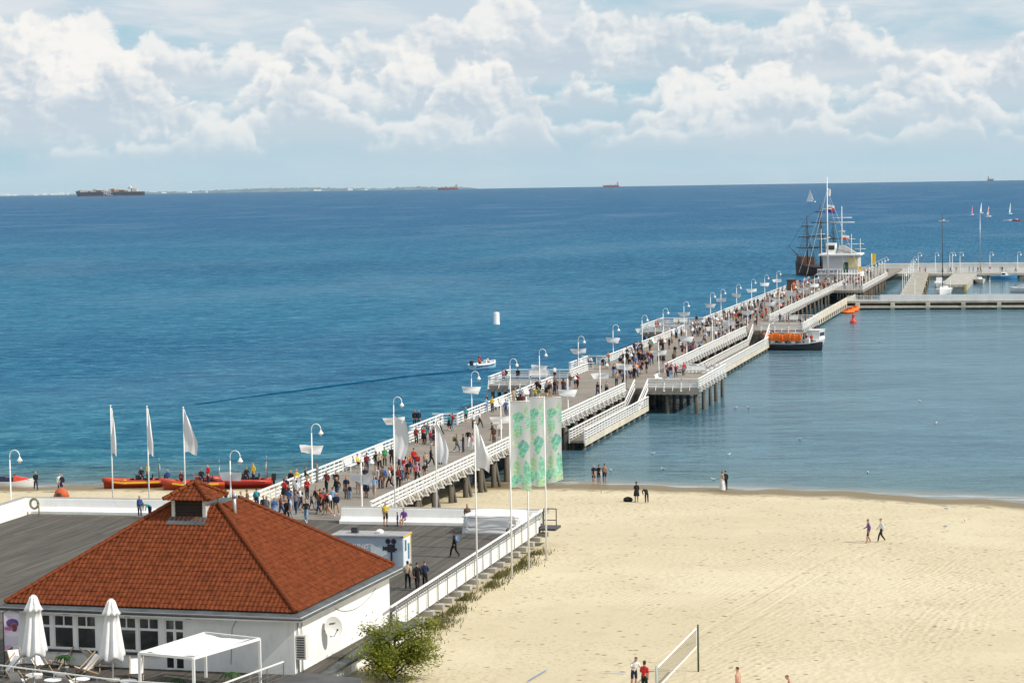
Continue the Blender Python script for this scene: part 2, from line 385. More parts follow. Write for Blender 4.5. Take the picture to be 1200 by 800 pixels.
def build_beach():
    xs = np.concatenate([np.linspace(-420, -70, 25), np.arange(-68, 92, .8), np.linspace(94, 260, 20)])
    ys = np.concatenate([np.linspace(40, 98, 12), np.arange(100, 222, .8), np.linspace(223, 262, 14)])
    rs = np.random.RandomState(3); ph = rs.rand(14, 3)*6.28; fr = rs.rand(14, 2)*.9+.05
    X, Y = np.meshgrid(xs, ys); SH = np.interp(X, SHX, SHY); Dd = SH - Y
    Z = np.where(Dd > 0, 2.15*(1-np.exp(-(np.clip(Dd, 0, None)/36)**1.3)), np.maximum(Dd*.05, -4))
    und = sum(np.sin(X*f[0]*math.cos(p[0])*2+Y*f[1]*math.sin(p[0])*2+p[1])/(1+3*f[0]) for p, f in zip(ph, fr))/14
    Z = Z + und*.10*np.clip(Dd/10, 0, 1)
    Z = Z + .022*(np.sin(X*.42+1.3*np.sin(X*.13)) + .6*np.sin(X*1.07+.8) + .5*np.sin(X*.19+2))*np.exp(-(Dd/7)**2)
    nx, ny = len(xs), len(ys)
    me = bpy.data.meshes.new('beach')
    faces = [(j*nx+i, j*nx+i+1, (j+1)*nx+i+1, (j+1)*nx+i) for j in range(ny-1) for i in range(nx-1)]
    me.from_pydata(np.stack([X, Y, Z], -1).reshape(-1, 3).tolist(), [], faces)
    me.polygons.foreach_set('use_smooth', [True]*len(faces)); me.materials.append(sand_material())
    struct(ob('beach', me))
build_beach()

# ------------------------------------------------------------------ the sea
def sea_material():
    m = bpy.data.materials.new('sea_water'); m.use_nodes = True; nt = m.node_tree; t = NT(nt, True); b = nt.nodes['Principled BSDF']
    v = nt.nodes.new('ShaderNodeNewGeometry').outputs['Position']; x, y, z = t.sep(v)
    # depth: distance out from the shore line
    dsh = t.m('SUBTRACT', y, t.m('SUBTRACT', 212.5, t.m('MULTIPLY', t.m('ABSOLUTE', t.m('SUBTRACT', x, 10)), .17)))
    wob = t.m('MULTIPLY', t.m('SUBTRACT', t.noise(v, .05, 3, .55), .5), 16)
    dep = t.m('ADD', dsh, t.m('MULTIPLY', wob, t.ss(dsh, 2, 25)))
    # sheltered water on the marina side of the pier
    lee = t.m('MULTIPLY', t.ss(x, -4, 7), t.ss(y, 760, 640))
    mar = t.m('MULTIPLY', t.ss(x, 24, 27), t.m('MULTIPLY', t.ss(y, 508, 512), t.ss(y, 664, 660)))
    wind = t.noise(t.vm('MULTIPLY', v, (1, .35, 1)), .012, 4, .6)
    far = t.ss(y, 350, 2200)
    patch = t.ss(t.noise(t.vm('MULTIPLY', v, (.25, 1, 1)), .0045, 5, .6), .35, .65)
    deep = t.mix(patch, (.006, .092, .190, 1), (.014, .126, .228, 1))
    deep = t.mix(far, deep, (.004, .078, .195, 1))
    mid = t.mix(t.ss(t.noise(v, .06, 4, .6), .35, .65), (.010, .108, .175, 1), (.024, .145, .208, 1))
    cc = t.mix(t.ss(dep, 20, 130), mid, deep)
    leec = t.mix(t.ss(t.noise(t.vm('MULTIPLY', v, (.5, 1, 1)), .05, 4, .6), .35, .65), (.048, .112, .152, 1), (.072, .148, .190, 1))
    cc = t.mix(t.m('MULTIPLY', lee, t.ss(dep, 3, 16)), cc, leec)
    cc = t.mix(t.ss(dep, 30, 6), cc, (.075, .135, .140, 1))
    cc = t.mix(t.ss(dep, 6, .3), cc, (.24, .20, .125, 1))
    lap = t.m('MULTIPLY', t.m('MULTIPLY', t.ss(dsh, 2.6, 1.2), t.ss(dsh, -.8, .3)), t.ss(t.noise(t.vm('MULTIPLY', v, (.4, 2, 1)), .5, 4, .6), .42, .6))
    cc = t.mix(t.m('MULTIPLY', lap, .55), cc, (.55, .58, .56, 1))
    # waves: wind comes from the open side, crests lie across it
    rv = nt.nodes.new('ShaderNodeVectorRotate'); rv.rotation_type = 'Z_AXIS'; rv.inputs['Angle'].default_value = R(-14); t.l.new(v, rv.inputs['Vector'])
    vs = t.vm('MULTIPLY', rv.outputs[0], (.55, 1.0, 1))
    w1 = t.noise(vs, .8, 4, .65, .6); w2 = t.noise(t.vm('MULTIPLY', rv.outputs[0], (.4, 1, 1)), .22, 4, .6, .4); w3 = t.noise(vs, .035, 3, .55); w4 = t.noise(vs, .0075, 3, .55)
    h = t.m('ADD', t.m('ADD', t.m('MULTIPLY', w1, .30), t.m('MULTIPLY', w2, 1.0)), t.m('ADD', t.m('MULTIPLY', w3, 2.4), t.m('MULTIPLY', w4, 6.0)))
    calm = t.m('MULTIPLY', t.lin(lee, 0, 1, 1, .36), t.lin(mar, 0, 1, 1, .12))
    calm = t.m('MULTIPLY', calm, t.lin(wind, .3, .7, .86, 1.12))
    calm = t.m('MULTIPLY', calm, t.ss(dep, 0, 9, .25, 1))
    nb = t.bump(h, calm, .85)
    # slope shading of the waves, with their water tone, mixed into the colour
    w0 = t.noise(t.vm('MULTIPLY', v, (.9, .07, 1)), 1.0, 3, .65)          # stretched streaks so the painted wave shading still reads far out
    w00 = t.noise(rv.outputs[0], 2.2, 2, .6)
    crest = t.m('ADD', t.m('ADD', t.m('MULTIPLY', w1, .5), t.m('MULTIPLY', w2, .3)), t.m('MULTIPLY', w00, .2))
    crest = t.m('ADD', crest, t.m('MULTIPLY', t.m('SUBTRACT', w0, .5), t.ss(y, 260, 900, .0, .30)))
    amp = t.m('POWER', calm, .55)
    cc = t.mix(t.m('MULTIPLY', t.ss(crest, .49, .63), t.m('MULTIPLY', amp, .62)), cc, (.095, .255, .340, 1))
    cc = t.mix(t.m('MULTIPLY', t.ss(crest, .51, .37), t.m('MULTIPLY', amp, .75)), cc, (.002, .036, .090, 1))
    nt.nodes.remove(b); out = [n for n in nt.nodes if n.type == 'OUTPUT_MATERIAL'][0]
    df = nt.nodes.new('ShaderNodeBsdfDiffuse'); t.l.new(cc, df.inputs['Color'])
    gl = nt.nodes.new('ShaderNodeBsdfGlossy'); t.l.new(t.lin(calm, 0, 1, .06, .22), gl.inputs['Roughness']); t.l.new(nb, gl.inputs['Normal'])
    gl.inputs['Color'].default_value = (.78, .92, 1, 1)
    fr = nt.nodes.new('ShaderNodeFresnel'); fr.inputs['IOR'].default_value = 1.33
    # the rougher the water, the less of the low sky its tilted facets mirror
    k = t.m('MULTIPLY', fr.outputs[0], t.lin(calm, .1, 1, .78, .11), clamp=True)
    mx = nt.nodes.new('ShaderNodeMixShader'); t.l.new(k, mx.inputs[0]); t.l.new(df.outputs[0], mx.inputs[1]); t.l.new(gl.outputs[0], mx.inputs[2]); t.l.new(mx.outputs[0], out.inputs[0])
    return m
SEA = sea_material()
def build_sea():
    radii = [120, 300, 700, 1500, 3500, 8000, 18500]; n = 192
    vs = [(CAM.x, CAM.y+150, 0)]; fs = []
    for r in radii: vs += [(CAM.x + r*math.sin(2*math.pi*k/n), CAM.y + (150 if r < 400 else 0) + r*math.cos(2*math.pi*k/n), 0) for k in range(n)]
    for k in range(n): fs.append((0, 1+(k+1) % n, 1+k))
    for i in range(len(radii)-1):
        for k in range(n): fs.append((1+i*n+k, 1+i*n+(k+1) % n, 1+(i+1)*n+(k+1) % n, 1+(i+1)*n+k))
    me = bpy.data.meshes.new('sea'); me.from_pydata(vs, [], fs); me.materials.append(SEA); me.update()
    if me.polygons[0].normal.z < 0: me.flip_normals()
    struct(ob('sea', me))
build_sea()

# ------------------------------------------------------------------ railings, lamps, benches: shared meshes
DZ = 3.0                                   # deck level
def railing_mesh(length, strut=True, rails=(.22, .48, .76), solid=False):
    m = MB(); L = length
    m.box(-.06, .06, -.06, .06, -.25, 1.06)
    m.box(-.06, L+.06, -.11, .11, 1.04, 1.13)
    for z in rails: m.box(.06, L-.06, -.025, .025, z-(.065 if strut else .05), z+(.065 if strut else .05))
    if strut:
        m.bar((0, -.06, .62), (0, -.42, -.28), .07, .09, (0, 1, 0)); m.box(-.07, .07, -.5, .0, -.36, -.25)
        m.bar((L/2, -.03, .2), (L/2, -.36, -.28), .06, .07, (0, 1, 0)); m.box(L/2-.03, L/2+.03, -.03, .03, -.2, 1.06)
    return m.mesh('railing_panel', WHITE)
RL = 2.4
RAIL = railing_mesh(RL); RAIL_IN = railing_mesh(RL, False); RAIL_LOW = railing_mesh(1.6, False, (.25, .5, .75))
def run_rail(parent, p0, p1, mesh=None, z=DZ, cap=9999, step=RL):
    """panels from p0 to p1 as parts of their pier; the outside is to the right of the run direction"""
    p0 = Vector((p0[0], p0[1], z)); p1 = Vector((p1[0], p1[1], z)); d = p1-p0; n = max(1, round(d.length/step)); a = math.atan2(d.y, d.x); k = d.length/n/step
    base = parent.location
    for i in range(n):
        o = ob('railing_panel', mesh or RAIL, parent, p0 + d*(i/n) - base, a); o.scale = (k, 1, 1)
    o = ob('end_post', POST, parent, p1 - base)
POST = MB().box(-.065, .065, -.065, .065, -.25, 1.13).mesh('end_post', WHITE)
def bent_pile(h, r=.25):
    m = MB(); m.tube([(0, 0, -h), (.02, 0, -h*.5), (0, 0, 0)], [r*1.08, r, r*.92], 8)
    return m.mesh('piling', PILE, True)
PILE_M = bent_pile(5.4)

def make_lamp():
    t = thing('street_lamp', '', 'lamp')
    m = MB(); m.tube([(0,0,0), (0,0,.9), (0,0,.95), (0,0,4.1)], [.085, .08, .058, .045], 8); m.lathe((0,0,0), [(.15,0), (.15,.06), (.09,.12)], 8)
    m.build('post', WHITE, t, True, True)
    m = MB(); pts = [(0, 0, 4.1)] + [(.38-.38*math.cos(a), 0, 4.42+.42*math.sin(a)) for a in [R(x) for x in (0, 25, 50, 75, 100, 125, 150, 172)]] + [(.77, 0, 4.3)]
    m.tube(pts, .036, 6); m.build('hook_arm', WHITE, t, True, True)
    m = MB(); m.lathe((.77, 0, 4.32), [(.04, .02), (.07, -.03), (.12, -.12), (.21, -.27), (.215, -.3), (.19, -.3)], 10); sh = m.build('lamp_shade', WHITE, t, True, True)
    m = MB(); m.ball((.77, 0, 3.99), .13, 8, 5, (1, 1, 1.2)); m.build('globe', mk('frosted_globe', (.72, .70, .60), .25, .03), sh, True, True)
    return t
LAMP = make_lamp(); lamp_used = []
def sail_mesh(k):
    rs = random.Random(k); m = MB(); w = 1.95+.12*rs.random(); hh = .68
    def fn(u, v):
        x = (u-.5)*w*(1-.22*v) + (.14-.22*(k % 2))*v; z = -v*hh*(.92+.16*u*(k % 2)) + .10*(u-.5)*(1-2*(k % 2)) + .02*math.sin(u*6+k)
        y = .14*math.sin(u*3.1+k*.7)*(.4+v) + .04*math.sin(v*7+k+u*5)
        return (x, y, z)
    m.grid(fn, 10, 4)
    m.grid(lambda u, v: tuple(Vector(fn(1-u, v)) + Vector((0, .012, 0))), 10, 4)
    return m.mesh('lamp_banner', CLOTH, True)
SAILS = [sail_mesh(k) for k in range(4)]
LY = [167.6, 187.3, 212.0, 241.7, 259.5, 274.8, 297.9, 321.9, 345, 363.8, 384.4, 414.2, 427.2, 448.2, 470.2, 491.4, 512.7]
RY = [167.5, 212.0, 242.2, 259.8, 275.0, 299.0, 322, 346.4, 364, 386.0, 416.1, 430, 450, 471, 492]
LW = ['beside the pier entrance', 'beside the pair of benches nearest the shore', 'just before the balcony nearest the shore', 'just past the balcony nearest the shore', 'halfway between balcony and small sea platform', 'just before the small sea platform', 'between small sea platform and second balcony', 'just past the second balcony', None, None, 'at the near end of the long platform', 'just past the long sea platform']
RW = ['beside the pier entrance', 'where the beach ends below', 'above the shore end of the lower landing', 'above the middle of the lower landing', 'beside the stairs to the lower landing', 'at the far end of the benches platform', None, None, None, 'beside the stairs to the tour boat', 'just past the platform over the tour boat']
for side, ys in ((-5.3, LY), (4.75, RY)):
    for i, y in enumerate(ys):
        o = place(LAMP, lamp_used, (side, y, DZ), R(10) if i % 2 else R(4), None)
        sea = side < 0; wl = (LW if sea else RW); wh = wl[i] if i < len(wl) and wl[i] else None
        mid_ = ('between second balcony and long sea platform' if sea else 'above the long landing') if y < 400 else 'on the far stretch of the pier'
        edge = 'open-sea railing' if sea else 'marina-side railing'
        o['label'] = f'white hook-topped lamp post on the {edge}, ' + (wh or mid_)
        if wh is None: o['group'] = f'lamp posts on the {edge} ' + mid_
        elif 'group' in o: del o['group']
        if sea and i == 4: continue
        b = ob('lamp_banner', SAILS[(i + (side > 0)) % 4], None, (side, y-.07, DZ+3.25 - .15*(i % 3)), R((i*37) % 40 - 15))
        tag(b, f'white banner on the {edge.replace(" railing", "")} lamp ' + (wh or mid_), 'banner', None if wh else f'cloth banners on the {edge} ' + mid_)
o = place(LAMP, lamp_used, (-22.7, 167.5, 2.9), R(5), 'white hook-topped lamp post standing alone behind the corner of the white terrace wall'); o.pop('group', None)

def make_bench():
    t = thing('bench', '', 'bench')
    for k in range(3): MB().box(-1.2, 1.2, .02+k*.15, .15+k*.15, .42, .46).build('seat_slat', WHITE, t, local=True)
    for k in range(3): MB().bar((-1.2, .50+k*.05, .58+k*.17), (1.2, .50+k*.05, .58+k*.17), .03, .14).build('back_slat', WHITE, t, local=True)
    for x in (-1.0, 1.0):
        m = MB(); m.box(x-.04, x+.04, .04, .1, 0, .42); m.box(x-.04, x+.04, .4, .46, 0, .42); m.bar((x, .46, .42), (x, .66, 1.02), .06, .05, (1, 0, 0)); m.box(x-.04, x+.04, .04, .46, .36, .42)
        m.build('leg', WHITE, t, local=True)
    return t
BENCH = make_bench(); bench_used = []
for (x, y, a) in [(-4.45, 196.5, 90), (-4.45, 199.3, 90), (-4.45, 206, 90), (-4.45, 251, 90), (-4.45, 254, 90), (-4.45, 266, 90), (-4.45, 329, 90), (-4.45, 336, 90), (-4.45, 352, 90), (-4.45, 372, 90),
                  (-6.7, 309, 90), (4.3, 232, -90), (4.3, 252, -90), (4.3, 266, -90), (4.3, 309, -90), (4.3, 318, -90), (4.3, 336, -90), (4.3, 356, -90),
                  (9.2, 300.1, 0), (7.0, 287, 90), (-9.0, 290.9, 0), (-9.0, 403.7, 0), (9.0, 410.4, 0)]:
    o = place(BENCH, bench_used, (x, y, DZ), R(a))
    seaward = 'against the open-sea railing' if x < 0 else 'against the marina-side railing'
    wh = 'on the ' + ('small sea platform' if (x < -6 and y < 295) else 'long sea platform' if (x < -6 and y > 350) else 'second balcony' if x < -6 else 'platform beside the lower landing' if (x > 6 and y < 305) else 'platform over the tour boat') if abs(x) > 6 else ('near the shore' if y < 240 else 'on the near pier' if y < 280 else 'halfway along the pier')
    o['label'] = f'white slatted bench {seaward} {wh}' if abs(x) < 6 else f'white slatted bench {wh}'; o['group'] = f'benches {seaward} {wh}'

# ------------------------------------------------------------------ the pier
def deck_slab(m, x0, x1, y0, y1, z=DZ, th=.28): m.box(x0, x1, y0, y1, z-th, z)
def piles(parent, xs, ys, ztop=DZ-.5, under=None):
    for y in ys:
        for x in xs:
            ob('piling', PILE_M, parent, Vector((x + random.uniform(-.08, .08), y + random.uniform(-.15, .15), ztop)) - parent.location, random.random()*6)
def beams(parent, x0, x1, ys, z=DZ-.53):
    for y in ys:
        m = MB(); m.box(x0, x1, y-.14, y+.14, z, z+.25); m.build('cross_beam', WOODD, parent)
pier = thing('pier', 'long timber promenade pier with white railings running out to sea', 'pier', (0, 168, 0))
m = MB(); deck_slab(m, -5.2, 5.2, 166.0, 668); m.build('deck', DECK, pier)
m = MB()
for x in (-4.9, -2.5, 0, 2.5, 4.9): m.box(x-.12, x+.12, 168, 668, DZ-.55, DZ-.282)
m.build('joists', WOODD, pier)
# open-sea side railing, with balconies at 222-235 and 303-315
for a, b in (((-5.14, 222), (-5.14, 168.5)), ((-6.6, 234.6), (-6.6, 222.3)), ((-5.14, 281), (-5.14, 235)), ((-5.14, 303), (-5.14, 292)), ((-7.5, 315), (-7.5, 303)), ((-5.14, 383.4), (-5.14, 315.3)), ((-5.14, 470), (-5.14, 404.5))):
    run_rail(pier, a, b)
for y0, x1 in ((222.1, -6.6), (303, -7.5)): run_rail(pier, (x1, y0), (-5.14, y0), RAIL_IN, step=1.4)
for y0, x1 in ((234.8, -6.6), (315.2, -7.5)): run_rail(pier, (-5.14, y0), (x1, y0), RAIL_IN, step=1.4)
m = MB(); deck_slab(m, -6.8, -5.2, 222, 235); deck_slab(m, -7.7, -5.2, 303, 315.2); m.build('balcony_deck', DECK, pier)
# marina side railing; gaps are the stairs and platforms
for a, b in (((5.14, 168.5), (5.14, 272.6)), ((5.14, 301.2), (5.14, 380.6)), ((5.14, 411.5), (5.14, 470))):
    run_rail(pier, a, b)
m = MB()                                     # the far railings, too small to pick apart
for s, x in ((1, 5.14), (-1, -5.14)):
    for y in np.arange(470, 556, 2.4):
        m.box(x-.06, x+.06, y-.06, y+.06, DZ-.25, DZ+1.06)
        if s > 0: m.bar((x+.03, y, DZ+.6), (x+.4, y, DZ-.3), .07, .08)
    for z in (.22, .48, .76): m.box(x-.03, x+.03, 470, 556, DZ+z-.065, DZ+z+.065)
    m.box(x-.09, x+.09, 470, 556, DZ+1.06, DZ+1.12)
o = m.build('far_railing', WHITE, pier); o['kind'] = 'stuff'
pys = list(np.arange(172, 300, 5.2)) + list(np.arange(302, 520, 7.5))
piles(pier, (4.9,), pys); piles(pier, (2.2, -2.0), pys[::1]); piles(pier, (-4.9,), pys[::2])
beams(pier, -5.2, 5.25, pys)
# raking piles on the marina side near the beach
for y in pys[:22]:
    m = MB(); m.tube([(5.5, y+.6, -1.2), (4.9, y+.4, DZ-.5)], [.16, .14], 7); m.build('raking_piling', PILE, pier, True)

def platform(name, label, x0, x1, y0, y1, side, nb):
    p = thing(name, label, 'platform', ((x0+x1)/2, (y0+y1)/2, 0))
    m = MB(); deck_slab(m, x0, x1, y0, y1, DZ-.004, .3); m.box(x0, x1, y0, y0+.25, DZ-.75, DZ-.304); m.box(x0, x1, y1-.25, y1, DZ-.75, DZ-.304); m.build('deck', DECK, p)
    xo = x1 if side > 0 else x0; xi = x0 if side > 0 else x1
    xe = xo - .08*side
    if side > 0:
        run_rail(p, (xi+1.6, y0+.08), (xe, y0+.08)); run_rail(p, (xe, y0+.1), (xe, y1-.1)); run_rail(p, (xe, y1-.08), (xi, y1-.08))
    else:
        run_rail(p, (xe, y0+.08), (xi, y0+.08)); run_rail(p, (xe, y1-.1), (xe, y0+.1)); run_rail(p, (xi, y1-.08), (xe, y1-.08))
    n = max(2, int(abs(x1-x0)/2.6)); xs = [x0+.4 + (x1-x0-.8)*k/n for k in range(n+1)]; ys = [y0+.5 + (y1-y0-1)*k/nb for k in range(nb+1)]
    piles(p, xs, ys, DZ-.6)
    for y in ys: m = MB(); m.box(x0+.05, x1-.05, y-.12, y+.12, DZ-.7, DZ-.306); m.build('cross_beam', WOODD, p)
    return p
platform('viewing_platform', 'railed viewing platform on dark piles beside the lower landing, benches on it', 5.2, 12.9, 278.4, 301.3, 1, 4)
platform('viewing_platform', 'railed viewing platform above the moored dark tour boat', 5.2, 13.5, 387, 411.4, 1, 4)
platform('viewing_platform', 'small railed platform jutting to the open sea beside the speeding dinghy', -13, -5.2, 281, 292, -1, 3)
platform('viewing_platform', 'railed open-sea platform across from the moored tour boat', -12.2, -5.2, 383.4, 404.6, -1, 4)

def landing(label, x0, x1, y0, y1, ztop, stair):
    p = thing('boat_landing', label, 'landing', ((x0+x1)/2, (y0+y1)/2, 0))
    m = MB(); m.box(x0, x1, y0, y1, ztop-.22, ztop); m.build('deck', DECK, p)
    m = MB(); m.box(x1-.02, x1+.1, y0, y1, ztop-.55, ztop+.06); m.build('fascia', CONCY, p)
    run_rail(p, (x1, y0), (x1, y1), RAIL_LOW, ztop, step=1.6); run_rail(p, (x0+.15, y0), (x0+.15, y1-6.5), RAIL_LOW, ztop, step=1.6)
    ys = np.arange(y0+1, y1, 3.6)
    for y in ys:
        for x in (x0+.3, x1-.25): ob('piling', PILE_M, p, Vector((x, y, ztop-.22)) - p.location)
    # stair from the main deck down to the landing, descending towards the shore
    if stair:
        ys0, ys1 = stair; n = 11; st = MB()
        for k in range(n):
            z = DZ - (DZ-ztop)*(k+1)/(n+1); y = ys1 + (ys0-ys1)*(k+.5)/n; MB().box(x0+.1, x1-.15, y-.2, y+.2, z-.06, z).build('step', WOODD, p)
        for x in (x0+.05, x1-.1):
            m = MB(); m.bar((x, ys1, DZ+1.0), (x, ys0, ztop+1.0), .12, .16); m.bar((x, ys1, DZ+.5), (x, ys0, ztop+.5), .05, .12); m.bar((x, ys1, DZ-.1), (x, ys0, ztop-.1), .08, .28); m.box(x-.08, x+.08, ys0-.08, ys0+.08, ztop-.2, ztop+1.15)
            m.build('stair_side', WHITE, p)
    return p
landing('low boat landing with white railings beside the bathers at the beach end', 5.3, 7.0, 239.2, 277.5, 1.0, (271.5, 278.2))
landing('long low boat landing with white railings between the two marina-side platforms', 5.5, 8.3, 302.5, 386, 1.0, (379.8, 386.6))
# ------------------------------------------------------------------ sea wall past the second platform, jetty, breakwater, mole
t = thing('quay_wall', 'cream concrete quay wall with dark openings leading to the jetty', 'wall', (9.3, 455, 0))
m = MB(); m.box(8.4, 10.2, 412, 530, 1.35, 1.65); m.box(9.9, 10.2, 412, 530, .35, 1.35); m.box(9.95, 10.15, 412, 530, 1.65, 2.2); m.build('wall', CONCY, t)
for y in np.arange(416, 528, 4.2): MB().box(10.195, 10.26, y, y+2.0, .5, 1.2).build('opening', WOODD, t)
for y in np.arange(413, 530, 9): MB().box(8.7, 9.4, y, y+.7, -2, 1.35).build('pillar', CONC, t)

t = thing('marina_jetty', 'white-walled concrete jetty enclosing the near side of the marina', 'jetty', (40, 507, 0))
m = MB(); m.box(10.2, 75, 504.6, 509, 1.35, 1.75); m.build('deck', CONC, t)
m = MB(); m.box(17, 75, 505.0, 505.35, 1.754, 3.0); m.build('parapet', WALLW, t)
m = MB(); m.box(10.2, 75, 503.6, 504.6, .35, .75); m.build('fender_beam', CONCY, t)
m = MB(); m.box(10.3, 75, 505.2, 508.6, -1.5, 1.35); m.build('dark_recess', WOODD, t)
for x in np.arange(12, 75, 7.2): MB().box(x, x+.8, 503.7, 505.19, -1.5, 1.349).build('pillar', CONCY, t)
run_rail(t, (10.3, 505.1), (16.9, 505.1), RAIL_LOW, 1.75, step=1.6)

t = thing('breakwater', 'long white breakwater wall on the far side of the marina', 'wall', (38, 660, 0))
m = MB(); m.box(5, 80, 655, 668, -1.5, 1.55); m.build('base', CONC, t)
m = MB(); m.box(5, 80, 661.5, 662.2, 1.554, 3.9); m.box(5, 80, 661.3, 662.4, 3.9, 4.05); m.build('parapet', WALLW, t)
m = MB(); m.box(5, 80, 654.6, 655, .9, 1.5); m.build('kerb', CONCY, t)
for x in np.arange(22, 78, 2.0): MB().box(x, x+.5, 654.7, 654.99, -.6, .9).build('fender', WOODD, t)

t = thing('mole', 'brown boarded mole crossing the marina from jetty to breakwater', 'mole', (18, 590, 0))
m = MB(); m.add([(20.2,509,1.9),(25,509,1.9),(18.8,655,1.9),(14.6,655,1.9),(20.2,509,-1),(25,509,-1),(18.8,655,-1),(14.6,655,-1)], [(0,1,2,3),(0,4,5,1),(1,5,6,2),(3,7,4,0)]); m.build('deck', mk('mole_boards', (.33, .31, .26), .85, .2, .5, .2, 5), t)
for k in range(22):
    y = 511 + k*6.5; x = 25 - (y-509)*6.2/146; MB().box(x-.1, x+.25, y, y+.5, -1, 1.7).build('fender', YELLOW if k % 5 == 0 else WOODD, t)
t = thing('quay', 'short stone quay with blue banners inside the marina', 'quay', (28, 610, 0))
m = MB(); m.box(25.2, 31.4, 586.5, 655, -1, 1.5); m.build('base', CONC, t)
m = MB(); m.box(25.1, 31.5, 586.2, 586.5, .9, 1.54); m.build('kerb', CONCY, t)
MB().box(30.9, 31.3, 586.0, 586.19, -.5, 1.6).build('ladder', YELLOW, t)

# ------------------------------------------------------------------ pier head
t = thing('head_deck', 'wide raised deck of the pier head on dark piles', 'platform', (4, 590, 0))
m = MB(); m.box(5.21, 11.8, 526, 655, DZ-.5, DZ-.006); m.build('deck', DECK, t)
piles(t, (11.3, 9, 6.5), np.arange(527, 600, 5), DZ-.5)
run_rail(t, (11.7, 526.2), (11.7, 600), RAIL_IN); run_rail(t, (5.2, 526.2), (11.7, 526.2), RAIL_IN);
for k in range(9):
    m = MB(); x = 6.2+k*.62; m.tube([(x, 526.6, 1.0), (x, 526.6, 7.4)], .05, 5); tag(m.build('mooring_pole', WHITE, None, True), 'slim white pole standing at the front edge of the pier head', 'pole', 'white poles at the pier head')

b = thing('harbour_building', 'white flat-roofed pavilion with green door at the pier head', 'building', (2.6, 574, DZ))
m = MB(); m.box(-2.2, 7.6, 570, 580, DZ, 5.1); m.box(-2.6, 8.0, 568.6, 570, 4.8, 5.0); m.build('base', WALLW, b)
m = MB(); m.box(-1.2, 3.6, 570.3, 579, 5.1, 9.2); m.box(4.75, 7.0, 570.3, 579, 5.1, 9.2); m.box(3.6, 4.75, 572, 579, 5.1, 9.2); m.box(3.6, 4.75, 570.3, 572, 7.6, 9.2); m.build('wall', mk('grey_white_wall', (.5, .51, .53), .8, .06), b)
m = MB(); m.box(-2.1, 7.7, 569.2, 580.2, 9.2, 9.55); m.build('roof', WALLW, b)
m = MB(); m.box(3.7, 4.7, 571.6, 571.9, 5.1, 7.5); m.build('door', GREEN, b)
MB().box(4.82, 6.9, 570.15, 570.29, 6.4, 8.8).build('yellow_panel', mk('cream_panel', (.62, .55, .30), .7, .08), b)
m = MB(); m.box(-.6, 1.6, 572, 576, 9.55, 12.0); w = m.build('lookout', WALLW, b)
MB().box(-.4, 1.4, 571.9, 571.99, 10.5, 11.5).build('pane', GLASS, w)
m = MB(); m.add([(2.0,572,9.55),(6.6,572,9.55),(6.6,576,9.55),(2.0,576,9.55),(2.4,573,11.5),(3.6,573,11.5),(3.6,575,11.5),(2.4,575,11.5)], [(4,5,6,7),(0,1,5,4),(1,2,6,5),(2,3,7,6),(3,0,4,7)]); m.build('sloping_roof', mk('pale_grey_roof', (.33, .34, .33), .7, .1), b)
for k in range(6):
    x = -2.3 + k*.98; o = MB().box(x, x+.88, 568.5, 568.58, 5.0, 6.15).build('sign_panel', WALLW, b)
    m = MB()
    for q in range(3): m.box(x+.1+q*.25, x+.26+q*.25, 568.46, 568.495, 5.2+.1*((k+q) % 2), 5.95-.15*((k*q) % 2))
    m.build('blue_mark', mk('blue_print', (.06, .09, .25), .6), o)
m = MB(); m.box(7.1, 7.9, 569.9, 570.1, 5.2, 6.6); m.build('yellow_sign', YELLOW, b)
def mast(name, label, x, y, z0, z1, r, mat, yards=(), cat='mast'):
    t = thing(name, label, cat, (x, y, z0)); MB().tube([(x,y,z0),(x,y,z1)], [r, r*.45], 7).build('pole', mat, t, True)
    for z, w in yards: MB().tube([(x-w, y, z), (x+w, y, z)], r*.5, 5).build('yard', mat, t, True)
    return t
mast('signal_mast', 'tallest white signal mast rising above the pier head', .2, 567.8, DZ, 27.6, .2, WHITE, ((13.5, .6), (20.2, 1.0)))
sm = bpy.data.objects['signal_mast']
for dx, dy in ((-7, 2), (7.5, 1), (-4, -9), (5, -8)): MB().tube([(.2, 567.8, 24.5), (.2+dx, 567.8+dy, 5.2)], .022, 4).build('stay', WHITE, sm)
for k_, (x_, y_, z_) in enumerate(((-1.6, 571, 15.5), (5.4, 572, 14.2), (7.2, 575, 13.0))): mast('antenna_mast', ('slim white antenna mast at the open-sea corner of the pavilion roof', 'slim white antenna mast on the middle of the pavilion roof', 'slim white antenna mast at the marina corner of the pavilion roof')[k_], x_, y_, 9.5, z_, .1, WHITE, ((z_-1.2, .9), (z_-2.4, 1.3)))
mast('radar_mast', 'white cross-armed mast on the pavilion roof', 3.0, 574, 11.4, 20.7, .16, WHITE, ((18, 2.4), (16.9, 3.0), (14.8, .8)))
def flag(name, label, p, w, h, mats, wave=.12, bands=1, droop=.0, group=None, cat='flag'):
    o = MB()
    for bnd in range(bands):
        o.cur = bnd
        for s, off in ((1, 0), (-1, .012)):
            def fn(u, v, s=s, off=off):
                if s < 0: u = 1-u
                vv = (bnd+v)/bands
                return (p[0] + u*w, p[1] + off + wave*math.sin(u*7+vv*2)*u, p[2] - vv*h - droop*u*u)
            o.grid(fn, 8, max(2, 8//bands))
    return tag(o.build(name, mats, None, True), label, cat, group)
flag('flag', 'white over red over blue flag on the tall signal mast', (.35, 567.8, 21.2), 1.5, 1.9, [WALLW, REDP, mk('blue_cloth', (.05, .06, .3), .8)], bands=3, droop=.3)
flag('flag', 'small white pennant high on the signal mast', (.3, 567.8, 25.0), .7, 1.7, [CLOTH], droop=.3)
